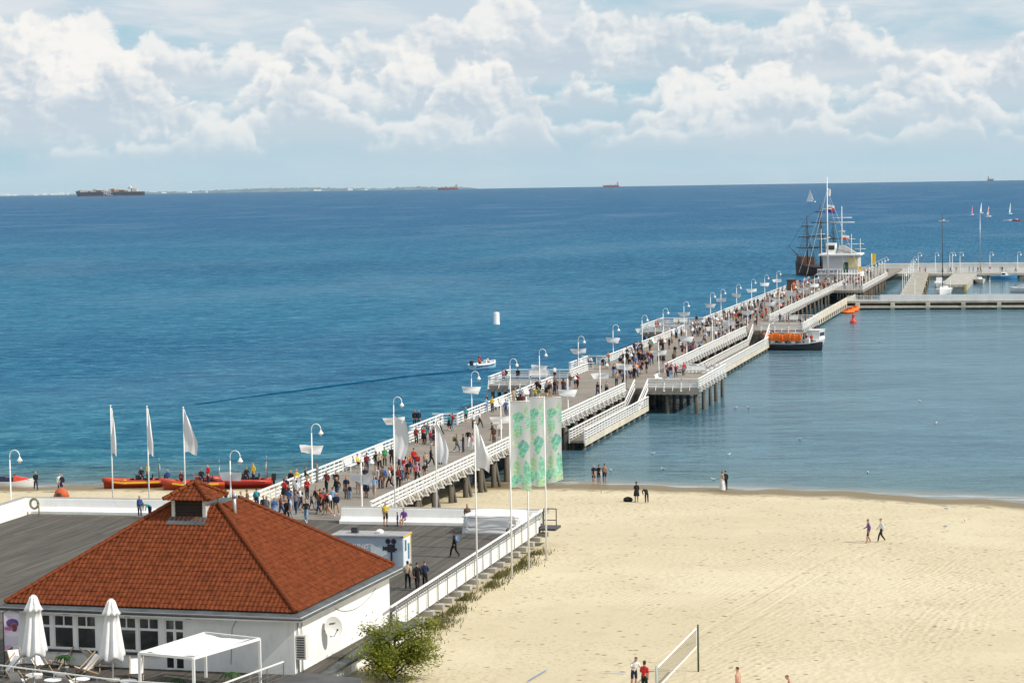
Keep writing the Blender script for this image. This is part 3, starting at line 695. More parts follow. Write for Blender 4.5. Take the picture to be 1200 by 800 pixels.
flag('flag', 'red and white flag on the pavilion roof mast', (3.1, 574, 13.9), 1.6, 1.1, [WALLW, REDP], bands=2, droop=.2)
flag('sign_board', 'yellow upright banner on a white pole at the pier head', (9.9, 575, 9.4), .9, 2.6, [YELLOW], .04, cat='sign')
m = MB(); m.tube([(9.85, 575, DZ), (9.85, 575, 9.5)], .08, 6); tag(m.build('banner_pole', WHITE, None, True), 'white pole carrying the yellow banner', 'pole')
t = thing('small_kiosk', 'small dark red kiosk with orange panel at the open-sea railing near the pier head', 'kiosk', (-4.1, 529, DZ))
m = MB(); m.box(-4.9, -3.1, 528, 531, DZ, 5.2); m.build('body', mk('brown_panel', (.12, .06, .045), .6), t); MB().box(-5.0, -3.0, 527.8, 531.2, 5.2, 5.35).build('roof', DARKM, t)
MB().box(-3.6, -3.2, 527.85, 527.99, 3.2, 4.9).build('panel', ORANGE, t)

# ------------------------------------------------------------------ boats
def hull(m, L, B, D, keel, flare=.25, bow=.35, n=12, transom=.8, sheer=.35):
    """open-topped hull, bow towards +x, deck edge at z = D (bow higher), keel below water at z = -keel"""
    rings = []
    for i in range(n+1):
        u = i/n; x = (u-.5)*L
        w = B/2*(transom + (1-transom)*min(1, u/.35)) if u < .35 else B/2*max(.02, 1-((u-.35)/.65)**(1/bow*.8))
        z = D + sheer*max(0, u-.45)**1.6*2.4 + .12*max(0, .3-u); zk = -keel*(1-max(0, u-.72)**2*9) ; zk = min(zk, z-.2)
        ring = []
        for k in range(9):
            a = k/8; s = 2*a-1; q = abs(s)
            ring.append(((x + flare*max(0, u-.7)*L*.3*(q if u > .7 else 0)), math.copysign(w*(q**.55), s), zk + (z-zk)*q**2.2))
        rings.append(ring)
    o = len(m.v); m.loft(rings, cap=False, closed=False)
    for i in range(n): m.add([rings[i][0], rings[i][8], rings[i+1][8], rings[i+1][0]], [(0,1,2,3)])   # deck
    m.add(rings[0], [tuple(range(8, -1, -1))]); return rings
def make_rib(label, loc, rz, main, stripe, frame=True, scale=1.0, console=None):
    t = thing('rescue_boat', label, 'boat', loc, rz)
    m = MB(); hull(m, 6.0, 1.7, .5, .25); m.build('hull', main, t, True, True)
    path = [(-3.0, .95, .62), (-1, 1.0, .62), (1, .98, .68), (2.1, .75, .8), (2.8, .32, .92), (3.02, 0, .96), (2.8, -.32, .92), (2.1, -.75, .8), (1, -.98, .68), (-1, -1.0, .62), (-3.0, -.95, .62)]
    m = MB(); m.tube(path, [.2]+[.27]*9+[.2], 9); col = m.build('inflatable_collar', main, t, True, True)
    for s in (-1, 1):
        m = MB(); m.bar((-2.4, s*1.26, .66), (1.2, s*1.25, .70), .04, .16); m.bar((1.2, s*1.25, .70), (2.2, s*1.0, .82), .04, .16); m.build('stripe', stripe, col, False, True)
    MB().box(-2.7, 1.7, -.72, .72, .6, .66).build('floor', DARKM, t, False, True)
    for k_ in range(5): MB().ball((-2.2+k_*.8, (.45, -.45)[k_ % 2], .8), .22, 7, 4, (1.3, 1, .8)).build('gear_bag', (BLACK, YELLOW, NAVY)[k_ % 3], t, True, True)
    m = MB(); m.box(-.7, -.1, -.35, .35, .5, 1.35); m.bar((-.1, 0, 1.35), (.15, 0, 1.65), .6, .03); m.build('console', console or DARKM, t, False, True)
    m = MB(); m.box(-1.8, -.95, -.3, .3, .5, 1.0); m.box(-1.85, -1.75, -.3, .3, 1.0, 1.35); m.build('seat', BLACK, t, False, True)
    m = MB(); m.box(-3.35, -2.95, -.25, .25, .7, 1.3); m.box(-3.25, -3.05, -.1, .1, .05, .7); m.build('outboard_motor', BLACK, t, False, True)
    if frame:
        m = MB(); m.tube([(-2.5, -.8, .8), (-2.5, -.75, 2.1), (-2.5, -.4, 2.35), (-2.5, .4, 2.35), (-2.5, .75, 2.1), (-2.5, .8, .8)], .045, 6); m.tube([(-2.5, 0, 2.35), (-2.5, 0, 3.0)], .02, 5); m.build('arch_frame', METAL, t, True, True)
    t.scale = (scale,)*3; return t
p = at_sand(158, 571); make_rib('orange and yellow inflatable rescue boat pulled up beside a flag pole', (p.x, p.y, p.z-.05), R(193+12), mk('orange_red_tube', (.42, .05, .015), .5, .1), YELLOW, True, .9)
p = at_sand(228, 573); make_rib('orange rescue boat with helmeted crewman seat behind the roof lantern', (p.x, p.y, p.z-.05), R(200), mk('orange_red_tube', (.42, .05, .015), .5), YELLOW, True, .9, RED)
p = at_sand(281, 571); make_rib('dark red rescue boat with arch frame near the pier entrance', (p.x, p.y, p.z-.05), R(195), RED, mk('dark_red_band', (.25, .02, .015), .4), True, .98)
p = at_sand(14, 571); t = thing('jet_ski', 'white jet ski with navy and orange trim on the sand', 'jet ski', (p.x, p.y, p.z), R(15))
m = MB(); hull(m, 4.0, 1.2, .55, .15); m.build('hull', HULLW, t, True, True)
m = MB(); m.box(-1.5, .3, -.25, .25, .55, .95); m.box(-1.5, -.6, -.22, .22, .95, 1.05); m.build('seat', NAVY, t, False, True)
m = MB(); m.loft([[(.2,-.4,.6),(.2,.4,.6),(.2,.25,1.1),(.2,-.25,1.1)],[(1.6,-.25,.7),(1.6,.25,.7),(1.5,.1,.85),(1.5,-.1,.85)]]); m.build('nose', REDP, t, False, True)
m = MB(); m.tube([(.25,-.4,1.2),(.35,0,1.15),(.25,.4,1.2)], .035, 6); m.build('handlebar', BLACK, t, True, True)
# the dinghy speeding along the pier and its wake
p = at_z(567, 432, 0); dloc = p
t = thing('motor_dinghy', 'small pale blue open motorboat speeding past the pier', 'boat', (p.x, p.y, .1), R(62))
m = MB(); hull(m, 5.2, 1.9, .55, .25); m.build('hull', mk('pale_blue_hull', (.35, .58, .72), .4, .05), t, True, True)
m = MB(); m.tube([(-2.4,.9,.6),(0,.95,.62),(1.6,.7,.75),(2.5,0,.95),(1.6,-.7,.75),(0,-.95,.62),(-2.4,-.9,.6)], .17, 8); m.build('rubbing_tube', HULLW, t, True, True)
m = MB(); m.box(.2, .8, -.3, .3, .5, 1.2); m.build('console', HULLW, t, False, True)
m = MB(); m.box(-2.9, -2.5, -.22, .22, .6, 1.25); m.build('outboard_motor', BLACK, t, False, True)
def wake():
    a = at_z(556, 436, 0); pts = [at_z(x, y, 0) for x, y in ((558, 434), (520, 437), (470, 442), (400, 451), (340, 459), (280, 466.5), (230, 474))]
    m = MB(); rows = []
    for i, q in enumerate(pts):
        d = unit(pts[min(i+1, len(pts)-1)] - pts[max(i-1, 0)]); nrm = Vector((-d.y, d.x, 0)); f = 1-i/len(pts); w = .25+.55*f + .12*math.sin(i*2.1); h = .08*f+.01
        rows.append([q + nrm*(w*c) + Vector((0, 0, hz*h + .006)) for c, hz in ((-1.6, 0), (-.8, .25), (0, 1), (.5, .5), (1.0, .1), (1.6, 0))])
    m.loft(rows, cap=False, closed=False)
    o = m.build('boat_wake', mk('shaded_wake_water', (.005, .066, .138), .9, .35, .25, .4, 1.2, spec=0.0), None, True); struct(o)  # water darkened in colour for the dimmer reflection on the wake's slopes
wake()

def lathe_thing(name, label, cat, p, prof, mat, n=10, group=None):
    return tag(MB().lathe(p, prof, n).build(name, mat, None, True), label, cat, group)
p = at_z(582, 380, 0); lathe_thing('marker_buoy', 'tall white cylindrical buoy floating in open water', 'buoy', p, [(.1,-.6),(.62,-.4),(.66,.2),(.60,.3),(.58,2.2),(.5,2.35),(.1,2.4)], HULLW)
p = at_z(1000, 378, 0); lathe_thing('marker_buoy', 'red conical buoy floating off the marina jetty', 'buoy', p, [(.1,-.5),(.62,-.3),(.66,.35),(.5,.45),(.3,.6),(.22,1.3),(.3,1.4),(.12,1.7)], REDP)
for i, (px, py) in enumerate(((975, 367), (981, 365), (986, 363))):
    p = at_z(px, py, 0); p.x = max(p.x, 11.6 + .3*i); t = thing('pedal_float', 'orange inflatable float moored at the quay wall', 'float', (p.x, p.y, 0), R(60), 'orange floats by the quay wall')
    m = MB(); m.tube([(-1.2,.5,.25),(1.2,.5,.25),(1.5,0,.35),(1.2,-.5,.25),(-1.2,-.5,.25),(-1.4,0,.25),(-1.2,.5,.25)], .26, 8); m.build('ring', ORANGE, t, True, True)
    m = MB(); m.box(-.9, .9, -.4, .4, .2, .45); m.box(-.6, -.4, -.4, .4, .45, .9); m.build('seat', ORANGE, t, False, True)

# tour boat below the second platform
pl = at_z(893, 410, 0); pr = at_z(962, 411, 0); mid = (pl+pr)/2
tb = thing('tour_boat', 'dark-hulled open tour boat moored under the marina-side platform', 'boat', (mid.x, mid.y+1.0, 0), math.atan2(pr.y-pl.y, pr.x-pl.x))
L = (pr-pl).length
m = MB(); hull(m, L, 2.9, .95, .4, sheer=.5); m.build('hull', HULLD, tb, True, True)
m = MB(); m.tube([(-L/2+.1, -1.3, 1.05), (0, -1.45, 1.0), (L*.3, -1.15, 1.12), (L*.47, -.2, 1.42), (L*.47, .2, 1.42), (L*.3, 1.15, 1.12), (0, 1.45, 1.0), (-L/2+.1, 1.3, 1.05)], .09, 7); m.build('gunwale', mk('grey_fender', (.35, .37, .38), .6), tb, True, True)
for k in range(4):
    m = MB(); m.box(-L*.38+k*1.7, -L*.38+k*1.7+.5, -1.0, 1.0, 1.0, 1.4); m.build('bench', mk('grey_seat', (.24, .26, .30), .7), tb, False, True)
m = MB()
for x in (-L*.45, -.2, L*.22):
    for y in (-1.2, 1.2): m.tube([(x, y, .9), (x, y, 2.75)], .04, 5)
m.tube([(-L*.45, -1.2, 2.75), (L*.22, -1.2, 2.75), (L*.22, 1.2, 2.75), (-L*.45, 1.2, 2.75), (-L*.45, -1.2, 2.75)], .035, 5); m.build('awning_frame', METAL, tb, True, True)
m = MB(); m.box(L*.24, L*.3, -.5, .5, .95, 1.9); m.build('wheel_stand', HULLW, tb, False, True)
rot = Matrix.Rotation(tb.rotation_euler.z, 3, 'Z')
VEST = MB(); VEST.loft([[(-.24,-.12,-.62),(.24,-.12,-.62),(.24,.12,-.62),(-.24,.12,-.62)],[(-.27,-.16,-.35),(.27,-.16,-.35),(.27,.16,-.35),(-.27,.16,-.35)],[(-.2,-.13,-.05),(.2,-.13,-.05),(.2,.13,-.05),(-.2,.13,-.05)],[(-.08,-.06,.05),(.08,-.06,.05),(.08,.06,.05),(-.08,.06,.05)]])
VEST = VEST.mesh('life_jacket', ORANGE)
for k in range(13):
    q = tb.location + rot @ Vector((-L*.45+.2+k*(L*.65/13), -1.24, 2.62 - .12*math.sin(k*1.3)))
    tag(ob('life_jacket', VEST, None, q, tb.rotation_euler.z + R(random.uniform(-25, 25))), 'bright orange life jacket hanging in a row on the tour boat', 'life jacket', 'orange life jackets on the tour boat').scale = (1.15, 1.15, 1.75)
t = thing('motor_cruiser', 'small white cabin boat moored behind the tour boat', 'boat', (14.7, 396, 0), R(80))
m = MB(); hull(m, 8, 2.8, 1.1, .3); m.build('hull', HULLW, t, True, True)
m = MB(); m.box(-2, 1.2, -1.1, 1.1, 1.1, 2.5); m.box(-2.1, 1.3, -1.2, 1.2, 2.5, 2.6); c = m.build('cabin', HULLW, t, False, True)
m = MB(); m.box(-1.8, 1.0, -1.12, -1.105, 1.6, 2.2); m.box(1.205, 1.22, -.9, .9, 1.6, 2.2); m.build('window', GLASS, c, False, True)

# three-masted replica sailing ship behind the pier head
gy = 684; gl = at_y(962, 312, gy)
g = thing('replica_galleon', 'dark wooden three-masted replica sailing ship behind the pier head', 'ship', (gl.x-.5, gy, 0), R(128)); g.scale = (1, 1, 1.0)
m = MB(); hull(m, 24, 6, 2.6, 1.0, sheer=1.6); m.build('hull', mk('galleon_timber', (.045, .025, .016), .7, .3, 1), g, True, True)
m = MB(); m.loft([[(-12.2,-2.3,2.3),(-12.2,2.3,2.3),(-12.6,2.0,7.0),(-12.6,-2.0,7.0)],[(-5.5,-2.8,2.3),(-5.5,2.8,2.3),(-5.5,2.5,5.6),(-5.5,-2.5,5.6)]]); a = m.build('stern_castle', mk('galleon_brown', (.07, .032, .02), .7, .3, 1), g, False, True)
for k in range(4): MB().box(-11.4+k*1.4, -10.8+k*1.4, -2.75, -2.6, 3.6, 4.6).build('window', GLASS, a, False, True)
m = MB(); m.loft([[(6,-2.4,3.2),(6,2.4,3.2),(6,2.2,5.2),(6,-2.2,5.2)],[(10.5,-.9,3.6),(10.5,.9,3.6),(10.7,.8,5.4),(10.7,-.8,5.4)]]); m.build('forecastle', MATS['galleon_brown'], g, False, True)
for x, hgt, yards in ((-7.5, 15.5, ((7.2, 3.4), (10.6, 2.6), (14.9, 1.2))), (-.8, 20.0, ((8.0, 5.0), (11.2, 4.2), (15.0, 3.4), (18, 1.8))), (6.2, 17.0, ((7.8, 4.0), (10.8, 3.2), (13.9, 2.2)))):
    mm = MB().tube([(x,0,2.5),(x,0,hgt)], [.3, .12], 7).build('mast', ROPE, g, True, True)
    for z, w in yards: MB().tube([(x-w*.95, -w*.3, z), (x+w*.95, w*.3, z)], .14, 5).build('yard', ROPE, mm, True, True)
    m = MB()
    for s in (-1, 1):
        for q in range(5): m.tube([(x-2.0+q*1.0, s*2.6, 2.7), (x, 0, hgt*(.6+.08*q))], .045, 3, False)
    m.build('shrouds', ROPE, mm, False, True)
m = MB(); m.tube([(10, 0, 5), (16, 0, 8)], [.22, .08], 6); m.tube([(16, 0, 8), (6.2, 0, 16.5)], .035, 3); m.tube([(6.2, 0, 16.5), (-.8, 0, 19)], .035, 3); m.tube([(-.8, 0, 19.5), (-7.5, 0, 12)], .035, 3); m.tube([(-7.5, 0, 15), (-12.4, 0, 7)], .035, 3); m.build('bowsprit', ROPE, g, True, True)

def yacht(label, loc, rz, L, mast_h, sails=(), name='sailing_yacht', hullm=None, group=None, cabin=True, mastm=None):
    t = thing(name, label, 'sailboat', loc, rz, group)
    m = MB(); hull(m, L, L*.3, L*.095, L*.05); m.build('hull', hullm or HULLW, t, True, True)
    if cabin: m = MB(); m.loft([[(-L*.15,-L*.09,L*.09),(-L*.15,L*.09,L*.09),(-L*.15,L*.07,L*.15),(-L*.15,-L*.07,L*.15)],[(L*.2,-L*.05,L*.1),(L*.2,L*.05,L*.1),(L*.17,L*.04,L*.13),(L*.17,-L*.04,L*.13)]]); m.build('cabin', HULLW, t, False, True)
    m = MB(); m.tube([(L*.08,0,L*.09),(L*.08,0,mast_h)], [L*.009, L*.006], 6); m.build('mast', mastm or METAL, t, True, True)
    m = MB(); m.tube([(L*.08,0,L*.2),(-L*.35,0,L*.19)], L*.008, 5); m.build('boom', mastm or METAL, t, True, True)
    for which, mat in sails:
        m = MB()
        for s in (1, -1):
            if which == 'main': fn = lambda u, v, s=s: (L*.07 - (u if s > 0 else 1-u)*L*.42*(1-v)**.85, .02*s + L*.06*math.sin((u if s > 0 else 1-u)*3.14)*(1-v), L*.22 + v*(mast_h*.98-L*.22))
            else: fn = lambda u, v, s=s: (L*.09 + (u if s > 0 else 1-u)*L*.36*(1-v), .02*s + L*.05*math.sin((u if s > 0 else 1-u)*3.14)*(1-v), L*.14 + v*(mast_h*.9-L*.14) )
            m.grid(fn, 5, 7)
        m.build('mainsail' if which == 'main' else 'jib', mat, t, True, True)
    return t
PINKS = mk('pink_sail', (.72, .25, .32), .8, .1); LIME = mk('pale_green_sail', (.62, .78, .66), .8, .05); HAZYW = mk('white_sail', (.86, .86, .86), .8, .04)
p = at_z(950, 237, 0); yacht('white two-sailed yacht under way beyond the signal mast', p, R(150), 13, 15.5, (('main', HAZYW), ('jib', HAZYW)))
for px, py, hh, mat, lab, rz in ((1139.5, 252, 6.8, PINKS, 'racing dinghy with a plain pink sail far out', 70), (1150, 250, 8.4, HAZYW, 'racing dinghy with white sail and pink edge far out', 60), (1158.5, 254, 7.6, mk('striped_sail', (.75, .45, .45), .8, .45, .35), 'racing dinghy with red and white patched sail far out', 50), (1184, 251, 8.5, LIME, 'racing dinghy with pale green sail far out', 60)):
    p = at_z(px, py, 0); yacht(lab, p, R(rz), 5.2, hh, (('main', mat),), 'racing_dinghy', None, None, False)
def motorboat(label, px, py, L, mat, rz, cab=True):
    p = at_z(px, py, 0); t = thing('motorboat', label, 'boat', (p.x, p.y, 0), R(rz))
    m = MB(); hull(m, L, L*.32, L*.13, L*.05); m.build('hull', mat, t, True, True)
    if cab: m = MB(); m.loft([[(-L*.1,-L*.1,L*.12),(-L*.1,L*.1,L*.12),(-L*.1,L*.09,L*.27),(-L*.1,-L*.09,L*.27)],[(L*.2,-L*.08,L*.13),(L*.2,L*.08,L*.13),(L*.08,L*.06,L*.26),(L*.08,-L*.06,L*.26)]]); c = m.build('cabin', HULLW, t, False, True); MB().box(-L*.08, L*.06, -L*.103, -L*.1, L*.17, L*.23).build('window', GLASS, c, False, True)
    return t
motorboat('small white motorboat idling beside the racing dinghies', 1181, 259, 5.5, HULLW, 10, False)
motorboat('red open boat following the racing dinghies', 1191, 259, 5.8, REDP, 5, True)
motorboat('tiny white motorboat crossing the open water beyond the breakwater', 1106, 260, 6, HULLW, 180)
yacht('white catamaran-like yacht with tall dark-sided mast moored at the mole', (26.6, 572, 0), R(-95), 12, 18.5, (), mastm=DARKM)
motorboat('white cabin cruiser with dark window strip moored at the mole', 1101, 336, 9, HULLW, 95)
yacht('grey-white yacht with bare mast moored at the end of the stone quay', (33.0, 630, 0), R(-80), 10, 17.5, (), hullm=mk('dull_white_hull', (.55, .53, .5), .5, .12))
motorboat('white motorboat moored alone inside the marina', 1199, 342, 7, HULLW, 150)
motorboat('blue-hulled motorboat moored against the breakwater', 1176, 327, 7, BLUEP, 10)
motorboat('small white launch moored against the mole', 1076, 340, 6, HULLW, 95)

# ships and the coast on the horizon
p = at_y(129, 230, 12000); sh = thing('container_ship', 'dark-hulled container ship with white hull lettering on the horizon', 'ship', (p.x, p.y, 0), YAW + R(180))
SL = 362.0
m = MB(); m.loft([[(-SL/2,-24,0),(-SL/2,24,0),(-SL/2,24,22),(-SL/2,-24,22)],[(SL*.42,-24,0),(SL*.42,24,0),(SL*.42,24,22),(SL*.42,-24,22)],[(SL*.47,-4,0),(SL*.47,4,0),(SL*.5,12,29),(SL*.5,-12,29)]]); m.build('hull', mk('ship_blue_black', (.02, .025, .05), .6, .1, .02), sh, False, True)
m = MB(); m.box(-SL/2+2, SL*.43, -24.3, 24.3, .2, 3); m.build('boot_stripe', mk('ship_red', (.3, .05, .04), .6, .1, .02), sh, False, True)
cm = [mk('container_'+n, c, .7, .1, .05) for n, c in (('red', (.25, .07, .07)), ('grey', (.55, .54, .52)), ('cream', (.62, .58, .48)), ('yellow', (.5, .38, .18)), ('blue', (.10, .13, .24)))]
rs = random.Random(5); x = -SL*.40
while x < SL*.43:
    if not (-SL*.31 < x < -SL*.25): MB().box(x, x+12.2, -22, 22, 22, 22 + rs.choice([7, 10, 13, 13, 16, 18])).build('container_stack', rs.choice(cm), sh, False, True)
    x += 13.6
m = MB(); m.box(-SL*.315, -SL*.275, -23, 23, 22, 50); m.box(-SL*.31, -SL*.28, -28, 28, 46, 49); m.box(-SL*.3, -SL*.29, -3, 3, 50, 58); m.build('bridge_tower', HULLW, sh, False, True)
tm = text_mesh('MSC', 25, HULLW, .4); o = ob('lettering', tm, sh, (6, 24.6, 4)); o.rotation_euler = (R(90), 0, R(180))
def far_ship(label, px, py, L, hm, dist, flip=1):
    p = at_y(px, py, dist); t = thing('cargo_ship', label, 'ship', (p.x, p.y, 0), YAW + (0 if flip > 0 else math.pi))
    m = MB(); m.loft([[(-L/2,-12,0),(-L/2,12,0),(-L/2,12,12),(-L/2,-12,12)],[(L*.42,-12,0),(L*.42,12,0),(L*.42,12,12),(L*.42,-12,12)],[(L*.47,-2,0),(L*.47,2,0),(L*.5,6,16),(L*.5,-6,16)]]); m.build('hull', hm, t, False, True)
    m = MB(); m.box(-L*.46, -L*.36, -11, 11, 12, 30); m.box(-L*.43, -L*.4, -2, 2, 30, 38); m.build('bridge', mk('ship_pink_white', (.5, .3, .3), .7, .1, .05), t, False, True)
    m = MB()
    for k in range(4): m.box(-L*.3+k*L*.18, -L*.3+k*L*.18+L*.03, -2, 2, 12, 20)
    m.build('deck_crane', hm, t, False, True)
rm = mk('ship_rust', (.25, .06, .05), .7, .2, .02)
far_ship('red-hulled cargo ship off the end of the far coast', 525, 221.5, 130, rm, 15000, -1)
far_ship('small red cargo ship alone on the open horizon', 716, 218.5, 105, rm, 15500, -1)
far_ship('faint grey ship far out on the open horizon', 1161, 211.5, 42, mk('ship_grey', (.12, .14, .17), .7, .1, .02), 17500)
def coast():
    m = MB(); top = []; dist = 18300; rs = np.random.RandomState(2)
    pts = []
    for px in range(-120, 560, 2):
        hh = 7 + 16*(.5+.5*math.sin(px*.021+1))*max(0, min(1, (px-150)/120)) + 10*rs.rand()*(px > 90) + 3*rs.rand()
        if px > 455: hh += 9*math.sin(min(1, (px-455)/60)*3.14)
        if px > 535: hh *= max(.05, (560-px)/25)
        if px < 60: hh *= .55
        q = at_y(px, 230 - .0158*px, dist); pts.append((q, hh))
    dirv = Vector((math.sin(-YAW), math.cos(YAW), 0))
    rows = [[Vector((q.x, q.y, -2)) - dirv*60, Vector((q.x, q.y, hh*.7)), Vector((q.x, q.y, hh)) + dirv*120, Vector((q.x, q.y, -2)) + dirv*500] for q, hh in pts]
    m.loft(rows, cap=False, closed=False); struct(m.build('far_coast', mk('hazy_coast_woods', (.13, .20, .24), .9, .25, .01), None, True))  # bluish woods colour has some distance haze painted in
    for k in range(26):
        px = rs.choice([rs.uniform(0, 20), rs.uniform(40, 84), rs.uniform(180, 250), rs.uniform(360, 440)]); q = at_y(px, 230 - .0158*px, dist-80); w = rs.uniform(12, 40); h = rs.uniform(6, 13)
        mm = MB(); mm.box(-w/2, w/2, -8, 8, 0, h); mm.add([(-w/2,-8,h),(w/2,-8,h),(w/2,8,h),(-w/2,8,h),(-w/2,0,h+4),(w/2,0,h+4)], [(0,1,5,4),(2,3,4,5),(1,2,5),(3,0,4)])
        o = mm.build('coast_house', mk('pale_house', (.62, .62, .60), .8, .1, .01), None, False, True); o.location = (q.x, q.y, 0); o.rotation_euler = (0, 0, YAW)
        tag(o, 'tiny pale house on the far coast', 'house', 'houses on the far coast')
coast()

# ------------------------------------------------------------------ boardwalk terrace in front of the pier
ter = thing('terrace', 'wide grey boarded terrace at the landward end of the pier', 'terrace', (0, 140, 2.6))
m = MB(); m.box(-21.4, 18.4, 100, 166.6, 2.55, 2.93); m.build('underframe', WOODD, ter)
rs = random.Random(11); npart = 0; rest = MB()
boards = []
x = -21.4
while x < 18.3:
    w = .52; y = 100 + rs.uniform(0, 9)
    while y < 166.5:
        y1 = min(y + 13, 166.5); boards.append((x+.012, min(x+w-.012, 18.38), y+.008, y1-.008)); y = y1
    x += w
boards.sort(key=lambda b: -(b[3]))
for k, bd in enumerate(boards):
    mm = MB() if k < 300 else rest; dz = rs.uniform(-.006, .006)
    mm.box(bd[0], bd[1], bd[2], bd[3], 2.932, 3.0+dz)
    if k < 300: mm.build('board', TDECK if rs.random() < .6 else TDECK2, ter)
o = rest.build('boards', TDECK, ter); o['kind'] = 'stuff'
def parapet(label, pts, group=None):
    """white concave-faced parapet; pts run along its inner foot, inside to the right"""
    t = thing('parapet_wall', label, 'wall', (pts[0][0], pts[0][1], 3.0))
    prof = [(0, .002), (0, .2), (.06, .24), (.34, .3), (.46, .5), (.55, 1.06), (.58, 1.1), (1.15, 1.1), (1.15, -.4)]
    rows = []
    for i, p in enumerate(pts):
        a = Vector(pts[max(i-1, 0)]); b = Vector(pts[min(i+1, len(pts)-1)]); d0 = (Vector(p)-a).normalized() if i else None; d1 = (b-Vector(p)).normalized() if i < len(pts)-1 else None
        n0 = Vector((-d0.y, d0.x)) if d0 else None; n1 = Vector((-d1.y, d1.x)) if d1 else None
        n = (n0 + n1) / (1 + n0.dot(n1)) if n0 and n1 else (n0 or n1)
        rows.append([(p[0]+n.x*q, p[1]+n.y*q, 3.0+z) for q, z in prof])
    m = MB(); m.loft(rows); m.build('wall', WALLW, t)
    cap = MB(); cap.loft([[(r[6][0], r[6][1], 4.102), (r[7][0], r[7][1], 4.102), (r[7][0], r[7][1], 4.13), (r[6][0], r[6][1], 4.13)] for r in rows]); cap.build('coping', mk('coping_strip', (.33, .32, .30), .7, .1), t)
    return t
parapet('white parapet wall of the terrace from the corner lamp to the pier entrance', [(-21.3, 112), (-21.0, 167.2), (-5.6, 167.2)])
parapet('white parapet wall on the terrace between pier entrance and white tarpaulin', [(3.9, 164.6), (18.4, 164.6)])
# right-hand edge of the terrace: white boards behind a steel lattice rail, beam ends underneath
ed = thing('terrace_railing', 'steel lattice railing over white boards along the beach edge of the terrace', 'railing', (18.5, 146, 2.6))
m = MB(); m.box(18.42, 18.50, 127, 164.5, 2.62, 3.62); m.build('white_board', WHITE, ed)
m = MB(); m.box(18.55, 18.66, 126, 165.6, 4.05, 4.13); m.build('handrail', WHITE, ed)
ys = np.arange(127.2, 165.6, 2.25)
for y in ys:
    MB().box(18.58, 18.65, y-.035, y+.035, 2.35, 4.05).build('post', METAL, ed)
    MB().box(17.8, 18.95, y-.28, y+.28, 2.2, 2.5).build('beam_end', CONC, ed)
    m = MB(); n = 5
    for k in range(n):
        a = y + 2.25*k/n; b = y + 2.25*(k+1)/n
        m.bar((18.61, a, 3.68), (18.61, (a+b)/2, 4.03), .02, .02); m.bar((18.61, (a+b)/2, 4.03), (18.61, b, 3.68), .02, .02)
    m.box(18.59, 18.63, y+.035, y+2.215, 3.62, 3.66); m.box(18.59, 18.63, y+.035, y+2.215, 3.86, 3.885); m.build('lattice', METAL, ed)
    if y > 128: MB().box(17.2, 17.7, y-.25, y+.25, 1.6, 2.55).build('support', CONC, ed)
m = MB()
for a, b in (((18.7, 165.4, 3.0), (18.7, 165.4, 4.2)), ((19.6, 165.4, 3.0), (19.6, 165.4, 4.2)), ((18.7, 165.4, 4.2), (19.6, 165.4, 4.2)), ((18.7, 165.4, 3.4), (19.6, 165.4, 3.4))): m.bar(a, b, .06, .06)
m.box(18.5, 19.7, 164.6, 166.5, 2.75, 2.9); m.build('side_gate', DARKM, ed)

# tarpaulin-covered stack
t = thing('tarpaulin_cover', 'white tarpaulin strapped over a boxy stack against the parapet', 'tarpaulin', (16, 162, 3))
def tarp(u, v):
    a = u*2*math.pi
    return None
m = MB(); rings = []
for k, (z, s) in enumerate(((0, 1.04), (.2, 1.02), (.55, 1.0), (.95, .99), (1.24, .975), (1.34, .92), (1.44, .5))):
    ring = []
    for q in range(48):
        a = 2*math.pi*q/48; cx = math.copysign(abs(math.cos(a))**.12, math.cos(a))*2.0*s; cy = math.copysign(abs(math.sin(a))**.12, math.sin(a))*1.5*s
        f = .05*math.sin(q*2.1+k*.6) + .04*math.sin(q*.9+k*1.7)
        ring.append((16.0+cx*(1+f*.5), 162.2+cy*(1+f*.6), 3.0+z + .05*math.sin(q*.5+1)*(k > 3)))
    rings.append(ring)
m.loft(rings); m.build('sheet', CLOTH, t, True)
for z in (.55, 1.2):
    m = MB(); m.tube([(16-2.04, 162.2-1.56, 3+z), (16-.7, 160.62, 3+z-.08), (16+.6, 160.63, 3+z+.03), (16+2.04, 162.2-1.56, 3+z)], .025, 5); m.build('strap', mk('grey_strap', (.25, .25, .26), .7), t, True)
# low white ramp piece right of the stack
t = thing('low_parapet', 'low white sloping parapet end beside the tarpaulin stack', 'wall', (17.6, 163.6, 3))
m = MB(); m.loft([[(18.05,160.4,3.0),(18.38,160.4,3.0),(18.38,160.4,3.25),(18.15,160.4,3.25)],[(18.05,164.4,3.0),(18.38,164.4,3.0),(18.38,164.4,4.05),(18.15,164.4,4.05)]]); m.build('slope', WALLW, t)

